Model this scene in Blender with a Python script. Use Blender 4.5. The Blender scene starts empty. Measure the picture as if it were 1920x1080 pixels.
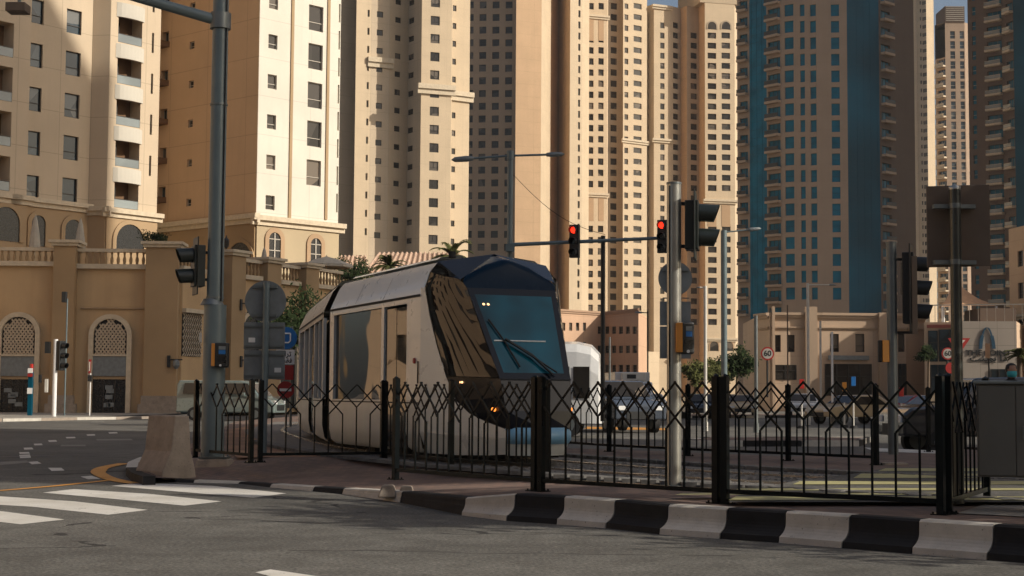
import bpy, math, random
from mathutils import Vector, Matrix, Euler
random.seed(7)
SC = bpy.context.scene
COL = SC.collection
# ------------------------------------------------------------------ camera
F = 2900.0; H = 1.33
PIT = math.atan(201 / F); ROL = 0.0068
cd = bpy.data.cameras.new('camera'); cam = bpy.data.objects.new('camera', cd); COL.objects.link(cam)
cd.sensor_width = 36; cd.lens = 36 * F / 1920; cd.clip_start = 0.1; cd.clip_end = 6000
RM = Matrix.Rotation(math.pi / 2 + PIT, 3, 'X') @ Matrix.Rotation(ROL, 3, 'Z')
cam.matrix_world = Matrix.Translation((0, 0, H)) @ RM.to_4x4()
SC.camera = cam
CP = Vector((0, 0, H))
# ------------------------------------------------------------------ sky, sun, exposure
SUN_AZ = Vector((0.94, -0.34)).normalized(); SUN_EL = math.radians(30)
w = bpy.data.worlds.new('World'); SC.world = w; w.use_nodes = True
nt = w.node_tree; bg = nt.nodes['Background']; sky = nt.nodes.new('ShaderNodeTexSky')
sky.sky_type = 'NISHITA'; sky.sun_disc = False; sky.sun_elevation = SUN_EL
sky.sun_rotation = math.atan2(SUN_AZ.x, SUN_AZ.y); sky.air_density = 1.0; sky.dust_density = 4.0
nt.links.new(sky.outputs[0], bg.inputs[0]); bg.inputs[1].default_value = 0.105
sl = bpy.data.lights.new('sun', 'SUN'); sl.energy = 5.0; sl.angle = math.radians(0.55); sl.color = (1.0, 0.92, 0.80)
so = bpy.data.objects.new('sun', sl); COL.objects.link(so)
sd = Vector((SUN_AZ.x * math.cos(SUN_EL), SUN_AZ.y * math.cos(SUN_EL), math.sin(SUN_EL)))
so.rotation_euler = sd.to_track_quat('Z', 'Y').to_euler(); so.location = sd * 50
SC.view_settings.view_transform = 'Standard'; SC.view_settings.look = 'None'
SC.view_settings.exposure = 0.0; SC.view_settings.gamma = 1.0
SC.render.engine = 'CYCLES'; SC.cycles.max_bounces = 7

# ------------------------------------------------------------------ pixel (1920x1080) helpers
def ray(px, py): return RM @ Vector((px - 960, 540 - py, -F))
def W(px, py, Y):
    d = ray(px, py); return CP + d * (Y / d.y)
def G(px, py, z=0.0):
    d = ray(px, py); return CP + d * ((z - H) / d.z)
HOR = lambda x: 741.0 + 0.0068 * (x - 960)
class Plane:
    """vertical plane through P0,P1: unprojects pixels to (u along, z)"""
    def __init__(s, P0, P1):
        s.P0 = Vector(P0[:2]); s.P1 = Vector(P1[:2]); s.L = (s.P1 - s.P0).length
        s.d = (s.P1 - s.P0) / s.L; s.n = Vector((s.d.y, -s.d.x))     # normal towards the camera when P0 is on the left
    def uz(s, px, py):
        r = ray(px, py); t = s.n.dot(s.P0) / s.n.dot(Vector((r.x, r.y)))
        p = CP + r * t
        return (Vector((p.x, p.y)) - s.P0).dot(s.d), p.z
    def at(s, u, o=0, z=0):
        q = s.P0 + s.d * u + s.n * o; return Vector((q.x, q.y, z))
    def ang(s): return math.atan2(s.d.y, s.d.x)

# ------------------------------------------------------------------ materials
def lin(h):
    if isinstance(h, (tuple, list)): return tuple(h) + ((1,) if len(h) == 3 else ())
    h = h.lstrip('#'); c = [int(h[i:i + 2], 16) / 255 for i in (0, 2, 4)]
    return tuple(x / 12.92 if x < .04045 else ((x + .055) / 1.055) ** 2.4 for x in c) + (1,)
class NB:
    def __init__(s, name):
        s.m = bpy.data.materials.new(name); s.m.use_nodes = True; s.t = s.m.node_tree
        s.b = s.t.nodes['Principled BSDF']
    def n(s, typ, **k):
        x = s.t.nodes.new('ShaderNode' + typ)
        for a, b in k.items(): setattr(x, a, b)
        return x
    def l(s, a, b): s.t.links.new(a, b)
    def math(s, op, a, b=None, c=None):
        x = s.n('Math', operation=op)
        for i, v in enumerate((a, b, c)):
            if v is None: continue
            if isinstance(v, (int, float)): x.inputs[i].default_value = v
            else: s.l(v, x.inputs[i])
        return x.outputs[0]
    def noise(s, sc, det=4, coord='Object', rough=.55, vec=None):
        x = s.n('TexNoise'); x.inputs['Scale'].default_value = sc; x.inputs['Detail'].default_value = det
        x.inputs['Roughness'].default_value = rough
        s.l(vec if vec is not None else s.tc(coord), x.inputs['Vector']); return x.outputs['Fac']
    def tc(s, c):
        if not hasattr(s, '_tc'): s._tc = s.n('TexCoord')
        return s._tc.outputs[c]
    def ramp(s, fac, stops):
        x = s.n('ValToRGB'); s.l(fac, x.inputs[0]); e = x.color_ramp.elements
        e[0].position, e[0].color = stops[0][0], lin(stops[0][1]); e[1].position, e[1].color = stops[-1][0], lin(stops[-1][1])
        for p, c in stops[1:-1]:
            q = e.new(p); q.color = lin(c)
        return x.outputs[0]
    def mix(s, f, a, b, mode='MIX'):
        x = s.n('Mix', data_type='RGBA', blend_type=mode)
        for i, v in ((0, f), (6, a), (7, b)):
            if isinstance(v, (int, float)): x.inputs[i].default_value = v
            elif isinstance(v, (tuple, str, list)): x.inputs[i].default_value = lin(v)
            else: s.l(v, x.inputs[i])
        return x.outputs[2]
    def bump(s, h, st=.3, dist=.02):
        x = s.n('Bump'); x.inputs['Strength'].default_value = st; x.inputs['Distance'].default_value = dist
        s.l(h, x.inputs['Height']); s.l(x.outputs[0], s.b.inputs['Normal'])
    def set(s, **k):
        for a, v in k.items():
            i = s.b.inputs[{'col': 'Base Color', 'rough': 'Roughness', 'metal': 'Metallic', 'spec': 'Specular IOR Level', 'coat': 'Coat Weight', 'trans': 'Transmission Weight', 'ecol': 'Emission Color', 'estr': 'Emission Strength', 'alpha': 'Alpha', 'ior': 'IOR'}[a]]
            if isinstance(v, (int, float)): i.default_value = v
            elif isinstance(v, (tuple, str, list)): i.default_value = lin(v)
            else: s.l(v, i)
        return s
def simple(name, col, rough=.6, metal=0, vary=.12, scale=3, spec=.5, coat=0):
    b = NB(name); n = b.noise(scale, 5)
    c = lin(col); d = tuple(x * (1 - vary) for x in c[:3]); e = tuple(min(1, x * (1 + vary)) for x in c[:3])
    b.set(col=b.ramp(n, [(.3, d), (.7, e)]), metal=metal, spec=spec, coat=coat)
    r = b.math('MULTIPLY_ADD', b.noise(scale * 3, 3), .2, rough - .1); b.set(rough=r)
    return b.m
def stucco(name, col, du, dv, line=.72, vary=.06, lw=.05, streak=.1):
    """painted render with panel joints every du x dv metres (UV in metres), faint streaks below"""
    b = NB(name); uv = b.n('UVMap'); sep = b.n('SeparateXYZ'); b.l(uv.outputs[0], sep.inputs[0])
    c = lin(col)
    n = b.noise(.25, 5); col1 = b.ramp(n, [(.3, tuple(x * (1 - vary) for x in c[:3])), (.7, tuple(x * (1 + vary) for x in c[:3]))])
    mp = b.n('Mapping'); mp.inputs['Scale'].default_value = (1.6, .07, 1); b.l(uv.outputs[0], mp.inputs[0])
    st = b.noise(1.0, 4, vec=mp.outputs[0])
    stf = b.math('MULTIPLY', b.math('GREATER_THAN', st, 0), b.math('MULTIPLY', b.math('MAXIMUM', b.math('SUBTRACT', st, .5), 0), streak * 5))
    col2 = b.mix(stf, col1, tuple(x * .6 for x in c[:3]))
    def lines(o, d):
        fr = b.math('FRACT', b.math('DIVIDE', o, d)); return b.math('LESS_THAN', fr, lw / d)
    m = b.math('MAXIMUM', lines(sep.outputs[0], du), lines(sep.outputs[1], dv))
    col3 = b.mix(m, col2, b.mix(1.0, col2, (line, line, line), 'MULTIPLY'))
    b.set(col=col3, rough=.85, spec=.25); b.bump(b.noise(14, 3), .15, .01)
    return b.m
def pane(name, col, curtain, rough=.1, spec=.5):
    """window glass whose rooms differ: some panes show a pale curtain"""
    b = NB(name); c = lin(col); g = b.n('NewGeometry'); v = b.n('TexVoronoi'); v.inputs['Scale'].default_value = .36; b.l(g.outputs['Position'], v.inputs['Vector'])
    sp = b.n('SeparateColor'); b.l(v.outputs['Color'], sp.inputs[0])
    b.set(col=b.ramp(sp.outputs[0], [(0, tuple(x * .5 for x in c[:3])), (.6, tuple(x * 1.3 for x in c[:3])), (.78, tuple(x * 2 for x in c[:3])), (1, curtain)]), rough=rough, spec=spec); return b.m
def glass(name, col, rough=.06, metal=0, vary=.5, spec=.6, sc=.35):
    b = NB(name); c = lin(col); n = b.n('TexNoise'); n.inputs['Scale'].default_value = sc
    oi = b.n('NewGeometry'); b.l(oi.outputs['Position'], n.inputs['Vector'])
    b.set(col=b.ramp(n.outputs['Fac'], [(.35, tuple(x * (1 - vary) for x in c[:3])), (.65, tuple(min(1, x * (1 + vary)) for x in c[:3]))]), rough=rough, metal=metal, spec=spec)
    return b.m
def emis(name, col, st):
    b = NB(name); b.set(col=col, ecol=col, estr=st, rough=.4); return b.m
M = {}
M['cream'] = stucco('cream render', (.52, .42, .30), 3.6, 3.3)
M['cream_far'] = stucco('pale cream render', (.54, .43, .295), 2.4, 3.3, line=.85)
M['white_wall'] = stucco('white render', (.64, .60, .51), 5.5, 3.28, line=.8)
M['tan_shade_wall'] = stucco('tan and shaded render', (.56, .38, .23), 5.2, 3.28, line=.72)  # also puts the shade of the corner tower's left flank into its colour
M['base_pale'] = stucco('pale ochre render', (.60, .48, .31), 30, 30)
M['base_tan'] = stucco('ochre render', (.51, .36, .21), 30, 30)
M['podium'] = stucco('sandy ochre render', (.50, .345, .19), 40, 40, vary=.14, streak=.2)
M['trim'] = simple('pale stone trim', (.55, .46, .33), .8)
M['brown_wall'] = stucco('light brown render', (.48, .335, .215), 3.0, 3.3, line=.85)
M['brown_dark'] = stucco('dark brown cladding', (.14, .10, .075), 2.0, 3.4, line=.8)
M['grey_brown'] = stucco('grey brown render', (.34, .25, .18), 3.0, 3.4, line=.85)
M['peach'] = stucco('peach render', (.50, .33, .22), 6, 4)
M['peach_shade'] = stucco('shaded peach render', (.36, .22, .15), 6, 4)  # darker copy of the peach, shade painted onto the low building's right side
M['beige'] = stucco('beige stone', (.46, .34, .24), 5, 2.6, line=.85)
M['grey_tile'] = stucco('grey stone tile', (.30, .26, .22), 1.5, 1.5, line=.7)
M['win'] = pane('dark window glass', (.032, .028, .024), (.16, .13, .10), .12, .4)
M['win_blue'] = pane('bluish window glass', (.02, .035, .045), (.14, .14, .13), .06, .6)
M['teal'] = glass('teal curtain glass', (.002, .125, .20), .28, 0, .2, .12)
M['teal_dark'] = glass('dark teal curtain glass', (.002, .085, .14), .30, 0, .35, .10, .06)
M['frame_dark'] = simple('dark aluminium', (.04, .036, .032), .4, .5)
M['frame_light'] = simple('light aluminium', (.42, .38, .32), .5, .2)
M['recess'] = simple('brown loggia wall', (.16, .09, .045), .9)
M['rail_glass'] = glass('grey balcony glass', (.20, .23, .23), .12, 0, .2)
M['black'] = simple('black gloss paint', (.010, .011, .012), .28, 0, .2)
M['fence'] = simple('black powder coated steel', (.0035, .0055, .0065), .22, 0, .2, 6, .12)
M['blackplastic'] = simple('black plastic', (.012, .013, .013), .5)
M['visor'] = simple('dark green black plastic', (.012, .017, .015), .4)
M['galv'] = simple('galvanised steel', (.17, .19, .19), .42, .55, .12, 4)
M['steel'] = simple('brushed steel pole', (.42, .42, .38), .32, .75, .08, 4)
M['greypaint'] = simple('blue grey painted steel', (.13, .17, .18), .38, .1, .1, 2.5)
M['signback'] = simple('weathered sign back', (.19, .21, .215), .5, .35, .15, 5)
M['brownback'] = simple('brown sign back', (.13, .095, .07), .5, .2, .1, 5)
M['cabinet'] = simple('grey painted cabinet', (.10, .098, .086), .5, 0, .08, 3)
M['white'] = simple('white paint', (.72, .72, .70), .45, 0, .05)
M['offwhite'] = simple('off white paint', (.55, .53, .47), .5, 0, .06)
M['orange'] = simple('orange plastic', (.62, .25, .03), .4)
M['blue'] = simple('blue plate', (.01, .12, .36), .4)
M['logo_blue'] = simple('navy logo', (.01, .05, .09), .5)
M['dull_red'] = simple('dull red sign strip', (.20, .05, .035), .6)
M['dimwhite'] = simple('dull white sign face', (.36, .34, .30), .6)  # white lowered to a duller tone for the speed limit faces
M['darkpost'] = simple('dark galvanised post', (.07, .075, .07), .3, .6, .1, 3)
M['red'] = simple('red plate', (.30, .015, .012), .5)
M['lamp_red'] = emis('lit red lens', (1, .03, .01), 2.2)
M['lamp_off'] = simple('dark lens', (.015, .012, .01), .2)
M['lamp_am'] = emis('amber lamp', (1, .28, .04), 2.0)
M['led'] = emis('warm led', (1, .55, .25), 2.5)
M['rubber'] = simple('tyre rubber', (.012, .012, .012), .8)
M['tramsil'] = simple('champagne silver paint', (.68, .70, .66), .30, .1, .04, 1.2, coat=.3)
M['tramlow'] = simple('silver skirt paint', (.58, .60, .57), .35, .15, .08, 1.5, coat=.2)
def m_wavy():
    b = NB('tinted brown glass'); b.set(col=(.012, .009, .007), rough=.02, spec=.6, ior=1.5)
    b.bump(b.noise(.9, 1, rough=.3), 1.0, .009); return b.m
M['tramglass'] = m_wavy()
M['tramblue'] = simple('dark blue gloss', (.0015, .013, .032), .28, 0, .15, 1, .08)
M['nosedark'] = simple('black blue gloss', (.003, .006, .012), .2, 0, .15, 1, .3)
M['bumper'] = simple('light blue lamp band', (.16, .33, .48), .35, 0, .1)
M['roofgrey'] = simple('roof grey', (.30, .30, .27), .5)
M['bellows'] = simple('bellows rubber', (.018, .020, .024), .6)
M['yellowline'] = simple('yellow road paint', (.62, .27, .03), .7, 0, .25, 4)
M['leaf'] = simple('dark leaves', (.022, .034, .013), .9, 0, .6, 1.5, .08)
M['leaf2'] = simple('olive leaves', (.075, .08, .028), .9, 0, .5, 1.5, .08)
M['bark'] = simple('bark', (.12, .085, .055), .9, 0, .3, 6)
M['tile_roof'] = simple('clay roof', (.42, .29, .21), .8, 0, .2, 2)
M['sail'] = simple('tan shade cloth', (.50, .29, .16), .8)
M['carwhite'] = simple('white car paint', (.62, .62, .60), .25, 0, .03, coat=.6)
M['cargrey'] = simple('grey car paint', (.07, .085, .11), .25, .2, .05, coat=.6)
M['cardark'] = simple('dark car paint', (.02, .022, .026), .2, .1, .05, coat=.6)
M['carcream'] = simple('cream taxi paint', (.50, .38, .22), .3, 0, .05, coat=.6)
M['carpale'] = simple('pale green van paint', (.15, .19, .18), .3, .1, .05, coat=.6)
M['carred'] = simple('red car paint', (.40, .02, .015), .3, 0, .05, coat=.6)
M['skin'] = simple('skin', (.30, .16, .10), .6)
M['hair'] = simple('black hair', (.01, .008, .007), .6)
M['mask'] = simple('teal face mask', (.05, .40, .45), .7)
M['cloth'] = simple('dark cloth', (.015, .013, .014), .9)
M['umb'] = simple('canvas', (.42, .38, .31), .9)
def m_asphalt():
    b = NB('asphalt'); o = b.tc('Object')
    big = b.noise(.16, 5); fine = b.noise(26, 5, rough=.85); mid = b.noise(2.2, 6)
    base = b.ramp(big, [(.3, (.072, .070, .063)), (.55, (.112, .109, .098)), (.72, (.145, .141, .125))])
    c = b.mix(.75, base, b.ramp(fine, [(.36, (.25, .25, .25)), (.5, (1, 1, 1)), (.66, (2.3, 2.2, 2.1))]), 'MULTIPLY')
    c = b.mix(.5, c, b.ramp(mid, [(.35, (.62, .6, .58)), (.65, (1.3, 1.3, 1.3))]), 'MULTIPLY')
    # long tar seams and hairline cracks
    mp = b.n('Mapping'); mp.inputs['Rotation'].default_value = (0, 0, math.radians(43)); mp.inputs['Scale'].default_value = (.10, .42, 1); b.l(o, mp.inputs[0])
    nz = b.n('TexNoise'); nz.inputs['Scale'].default_value = .9; nz.inputs['Detail'].default_value = 6; b.l(o, nz.inputs['Vector'])
    vm = b.n('VectorMath', operation='MULTIPLY_ADD'); b.l(nz.outputs['Color'], vm.inputs[0]); vm.inputs[1].default_value = (.28, .28, 0); b.l(mp.outputs[0], vm.inputs[2])
    vo = b.n('TexVoronoi', feature='DISTANCE_TO_EDGE'); vo.inputs['Scale'].default_value = 1.0; b.l(vm.outputs[0], vo.inputs['Vector'])
    cr = b.math('LESS_THAN', vo.outputs['Distance'], .006)
    c = b.mix(b.math('MULTIPLY', cr, b.math('GREATER_THAN', b.noise(.5, 2), .5)), c, (.035, .033, .03))
    b.set(col=c, rough=b.math('MULTIPLY_ADD', mid, .2, .72), spec=.25)
    b.bump(b.math('ADD', fine, b.math('MULTIPLY', mid, .6)), .5, .012); return b.m
M['asphalt'] = m_asphalt()
def m_marking(name, col):
    b = NB(name); n = b.noise(5, 8, rough=.75); fine = b.noise(70, 2)
    f = b.math('MULTIPLY', b.math('GREATER_THAN', b.math('ADD', n, b.math('MULTIPLY', fine, .25)), .75), .75)
    c = b.mix(f, col, (.10, .095, .085)); d = b.ramp(b.noise(1.3, 4), [(.3, (.78, .76, .72)), (.7, (1, 1, 1))])
    b.set(col=b.mix(1.0, c, d, 'MULTIPLY'), rough=.7); b.bump(fine, .2, .005); return b.m
M['mark_white'] = m_marking('worn white road paint', (.62, .60, .55))
M['mark_yellow'] = m_marking('worn yellow road paint', (.40, .37, .17))
M['mark_orange'] = m_marking('worn orange road paint', (.60, .27, .04))
M['mark_faint'] = m_marking('faded road paint', (.17, .165, .15))
def m_pavers(name, c1, c2, mortar, sx=1.0):
    b = NB(name); mp = b.n('Mapping'); mp.inputs['Rotation'].default_value = (0, 0, math.radians(47)); b.l(b.tc('Object'), mp.inputs[0])
    br = b.n('TexBrick'); br.inputs['Scale'].default_value = 1; br.inputs['Brick Width'].default_value = .21 * sx; br.inputs['Row Height'].default_value = .105 * sx
    br.inputs['Mortar Size'].default_value = .006; br.inputs['Color1'].default_value = lin(c1); br.inputs['Color2'].default_value = lin(c2); br.inputs['Mortar'].default_value = lin(mortar)
    b.l(mp.outputs[0], br.inputs['Vector'])
    d = b.ramp(b.noise(.8, 6), [(.3, (.6, .6, .6)), (.7, (1.15, 1.15, 1.15))])
    b.set(col=b.mix(1.0, br.outputs['Color'], d, 'MULTIPLY'), rough=.85); b.bump(br.outputs['Fac'], -.4, .01); return b.m
M['pavers'] = m_pavers('red brown block paving', (.21, .13, .095), (.14, .095, .075), (.07, .058, .05))
M['slabs'] = m_pavers('pale paving slabs', (.34, .31, .26), (.28, .26, .22), (.12, .11, .10), 2.4)
def m_concrete(name, c, vary=.2):
    b = NB(name); n = b.noise(3, 8, rough=.7); k = b.noise(40, 3)
    cc = b.ramp(n, [(.3, tuple(x * (1 - vary * 1.4) for x in c)), (.7, tuple(x * (1 + vary) for x in c))])
    cc = b.mix(b.math('GREATER_THAN', k, .68), cc, tuple(x * .45 for x in c)); b.set(col=cc, rough=.85, spec=.3)
    b.bump(b.math('ADD', n, b.math('MULTIPLY', k, .5)), .35, .012); return b.m
M['concrete'] = m_concrete('cast concrete', (.30, .25, .20))
M['track_conc'] = m_concrete('track slab', (.16, .15, .135))
M['kerb_w'] = m_concrete('white painted kerb', (.50, .47, .41), .14)
M['kerb_k'] = m_concrete('black painted kerb', (.016, .016, .017), .3)
M['ballast'] = m_concrete('grey gravel', (.14, .135, .125), .45)
def m_sand():
    b = NB('dusty ground'); n = b.noise(.05, 6); b.set(col=b.ramp(n, [(.3, (.15, .12, .09)), (.7, (.25, .20, .15))]), rough=.9); return b.m
M['sand'] = m_sand()
def m_lattice():
    b = NB('pierced lattice screen'); b.set(col=(.47, .38, .27), rough=.8); return b.m
M['lattice'] = m_lattice()

# ------------------------------------------------------------------ mesh builder
WO = {}
def wo(o): return WO.get(o.name, Vector((0, 0, 0))) if o else Vector((0, 0, 0))
class MB:
    def __init__(s): s.v = []; s.f = []; s.m = []; s.uv = []; s.sm = []
    def add(s, vs, fs, mi=0, smooth=False, uvs=None):
        k = len(s.v); s.v += [Vector(v) for v in vs]
        for i, f in enumerate(fs):
            s.f.append([k + a for a in f]); s.m.append(mi); s.sm.append(smooth)
            s.uv.append(uvs[i] if uvs else None)
        return s
    def quad(s, a, b, c, d, mi=0, uv=None): return s.add([a, b, c, d], [(0, 1, 2, 3)], mi, uvs=[uv] if uv else None)
    def box(s, x0, x1, y0, y1, z0, z1, mi=0, T=None, taper=0):
        t = taper; vs = [(x0, y0, z0), (x1, y0, z0), (x1, y1, z0), (x0, y1, z0), (x0 + t, y0 + t, z1), (x1 - t, y0 + t, z1), (x1 - t, y1 - t, z1), (x0 + t, y1 - t, z1)]
        if T is not None: vs = [T @ Vector(v) for v in vs]
        return s.add(vs, [(3, 2, 1, 0), (4, 5, 6, 7), (0, 1, 5, 4), (1, 2, 6, 5), (2, 3, 7, 6), (3, 0, 4, 7)], mi)
    def tube(s, p0, p1, r0, r1=None, n=16, mi=0, caps=True, smooth=True):
        r1 = r0 if r1 is None else r1; p0 = Vector(p0); p1 = Vector(p1); d = (p1 - p0).normalized()
        a = d.orthogonal().normalized(); b = d.cross(a)
        if n == 4:
            up = Vector((0, 0, 1)) if abs(d.z) < .9 else Vector((0, 1, 0)); a0 = d.cross(up).normalized(); b0 = d.cross(a0); a = (a0 + b0).normalized(); b = d.cross(a); smooth = False
        vs = []
        for p, r in ((p0, r0), (p1, r1)):
            vs += [p + (a * math.cos(2 * math.pi * i / n) + b * math.sin(2 * math.pi * i / n)) * r for i in range(n)]
        s.add(vs, [(i, (i + 1) % n, n + (i + 1) % n, n + i) for i in range(n)], mi, smooth)
        if caps: s.add(vs, [tuple(range(n))[::-1], tuple(range(n, 2 * n))], mi)
        return s
    def path(s, pts, r, n=8, mi=0):
        for a, b in zip(pts[:-1], pts[1:]): s.tube(a, b, r, r, n, mi)
        return s
    def prism(s, poly, ext, mi=0, T=None):
        """poly: list of 3-vectors, ext: extrusion vector"""
        n = len(poly); ext = Vector(ext); vs = [Vector(p) for p in poly] + [Vector(p) + ext for p in poly]
        if T is not None: vs = [T @ v for v in vs]
        return s.add(vs, [tuple(range(n)), tuple(range(n, 2 * n))[::-1]] + [(i, n + i, n + (i + 1) % n, (i + 1) % n) for i in range(n)], mi)
    def lathe(s, prof, c=(0, 0, 0), n=20, mi=0, T=None, smooth=True):
        vs = []
        for r, z in prof: vs += [Vector((c[0] + r * math.cos(2 * math.pi * i / n), c[1] + r * math.sin(2 * math.pi * i / n), c[2] + z)) for i in range(n)]
        if T is not None: vs = [T @ v for v in vs]
        k = len(prof); return s.add(vs, [(j * n + i, j * n + (i + 1) % n, (j + 1) * n + (i + 1) % n, (j + 1) * n + i) for j in range(k - 1) for i in range(n)], mi, smooth)
    def disk(s, c, nrm, r, n=24, mi=0, thick=.0):
        c = Vector(c); nrm = Vector(nrm).normalized()
        if thick: return s.tube(c - nrm * thick / 2, c + nrm * thick / 2, r, r, n, mi)
        a = nrm.orthogonal().normalized(); b = nrm.cross(a)
        return s.add([c + (a * math.cos(2 * math.pi * i / n) + b * math.sin(2 * math.pi * i / n)) * r for i in range(n)], [tuple(range(n))], mi)
    def mesh(s, name, mats, off=Vector((0, 0, 0))):
        me = bpy.data.meshes.new(name); me.from_pydata([v - off for v in s.v], [], s.f)
        for m in (mats if isinstance(mats, (list, tuple)) else [mats]): me.materials.append(M[m] if isinstance(m, str) else m)
        me.polygons.foreach_set('material_index', s.m); me.polygons.foreach_set('use_smooth', s.sm)
        if any(u is not None for u in s.uv):
            l = me.uv_layers.new(name='UVMap'); k = 0
            for i, p in enumerate(me.polygons):
                u = s.uv[i]
                for j in range(p.loop_total):
                    if u: l.data[p.loop_start + j].uv = u[j]
                    else:
                        v = s.v[s.f[i][j]]; l.data[p.loop_start + j].uv = (v.x + v.y + .31, v.z + .21)
        me.update(); return me
    def build(s, name, mats, parent=None, local=False, bevel=0):
        off = Vector((0, 0, 0)) if local else wo(parent)
        o = bpy.data.objects.new(name, s.mesh(name, mats, off)); COL.objects.link(o); WO[o.name] = off.copy()
        if parent: o.parent = parent
        if bevel:
            bv = o.modifiers.new('bevel', 'BEVEL'); bv.width = bevel; bv.segments = 2; bv.limit_method = 'ANGLE'
        return o
def tag(o, label=None, cat=None, group=None, kind=None):
    for k, v in (('label', label), ('category', cat), ('group', group), ('kind', kind)):
        if v: o[k] = v
    return o
def thing(name, label, cat, loc=(0, 0, 0), rz=0, group=None):
    o = bpy.data.objects.new(name, None); COL.objects.link(o); o.location = loc; o.rotation_euler = (0, 0, rz)
    o.empty_display_size = .3; WO[o.name] = Vector(loc) if not rz else Vector((0, 0, 0)); return tag(o, label, cat, group)
def struct(mb, name, mats, **k): return tag(mb.build(name, mats, **k), kind='structure')
def dup(o, loc=None, rz=None, label=None, group=None, parent=None):
    c = o.copy(); COL.objects.link(c); WO[c.name] = Vector((0, 0, 0))
    if parent: c.parent = parent
    if loc is not None: c.location = loc
    if rz is not None: c.rotation_euler = (0, 0, rz)
    if label: c['label'] = label
    if group: c['group'] = group
    for ch in [x for x in SC.objects if x.parent == o]: dup(ch, parent=c)
    return c
def text_mesh(name, txt, size, mat, parent, T, depth=.01, align='CENTER', bold=0):
    cu = bpy.data.curves.new(name, 'FONT'); cu.body = txt; cu.size = size; cu.extrude = depth; cu.align_x = align; cu.align_y = 'CENTER'; cu.offset = bold
    t = bpy.data.objects.new(name + '_src', cu); COL.objects.link(t); dg = bpy.context.evaluated_depsgraph_get()
    me = bpy.data.meshes.new_from_object(t.evaluated_get(dg)); bpy.data.objects.remove(t)
    me.materials.clear(); me.materials.append(M[mat]); me.name = name
    for v in me.vertices: v.co = T @ v.co
    o = bpy.data.objects.new(name, me); COL.objects.link(o); WO[o.name] = Vector((0, 0, 0))
    if parent:
        o.parent = parent
        for v in me.vertices: v.co -= wo(parent)
    return o
def PT(P, u, o, z):        # frame of a facade point: x along facade, y up, z outwards
    p = P.at(u, o, z); d = P.d; n = P.n
    return Matrix(((d.x, 0, n.x, p.x), (d.y, 0, n.y, p.y), (0, 1, 0, p.z), (0, 0, 0, 1)))

# ------------------------------------------------------------------ towers and other facades
WM = {}
def win_mb(w_, h_, style, mb=None, T=None):
    mb = mb or MB()
    if style == 'plain' or style == 'wide':
        r = .22; t = .06
        mb.quad(*[T @ Vector(p) if T else Vector(p) for p in ((0, r, 0), (w_, r, 0), (w_, r, h_), (0, r, h_))], mi=1)
        for b in ((0, t, 0, h_), (w_ - t, w_, 0, h_), (t, w_ - t, 0, t), (t, w_ - t, h_ - t, h_), (t, w_ - t, h_ * .33, h_ * .33 + t * .8)) + (((w_ / 2 - t / 2, w_ / 2 + t / 2, h_ * .33 + t, h_ - t),) if style == 'wide' else ()):
            mb.box(b[0], b[1], r - .07, r - .003, b[2], b[3], 0, T)
    elif style == 'rib':       # far: sill strip and glass
        r = .3
        mb.quad(*[T @ Vector(p) if T else Vector(p) for p in ((0, r, 0), (w_, r, 0), (w_, r, h_), (0, r, h_))], mi=1)
        mb.box(0, w_, r - .06, r - .003, h_ * .45, h_ * .45 + .07, 0, T)
    elif style == 'balc':
        r = 1.3; q = lambda *ps, mi: mb.quad(*[T @ Vector(p) if T else Vector(p) for p in ps], mi=mi)
        q((0, r, 0), (w_, r, 0), (w_, r, h_), (0, r, h_), mi=2)
        mb.box(w_ * .05, w_ * .45, r - .06, r - .01, 0, h_ * .75, 1, T)
        mb.box(.02, w_ - .02, .02, .06, 0.03, h_ * .27, 3, T); mb.box(.0, w_, .0, .08, h_ * .27, h_ * .27 + .05, 0, T)
    elif style == 'proud':     # projecting balcony with glazed loggia
        r = .5; q = lambda *ps, mi: mb.quad(*[T @ Vector(p) if T else Vector(p) for p in ps], mi=mi)
        q((0, r, 0), (w_, r, 0), (w_, r, h_), (0, r, h_), mi=1)
        for k in (.0, .33, .66, .97): mb.box(w_ * k, w_ * k + .06, r - .06, r - .003, 0, h_, 3, T)
        mb.box(-.15, w_ + .15, -1.1, -.003, -.5, -.02, 2, T)
        mb.box(-.1, w_ + .1, -1.06, -1.03, .05, h_ * .36, 3, T); mb.box(-.13, w_ + .13, -1.09, -1.0, h_ * .36, h_ * .36 + .07, 0, T)
    return mb
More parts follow.
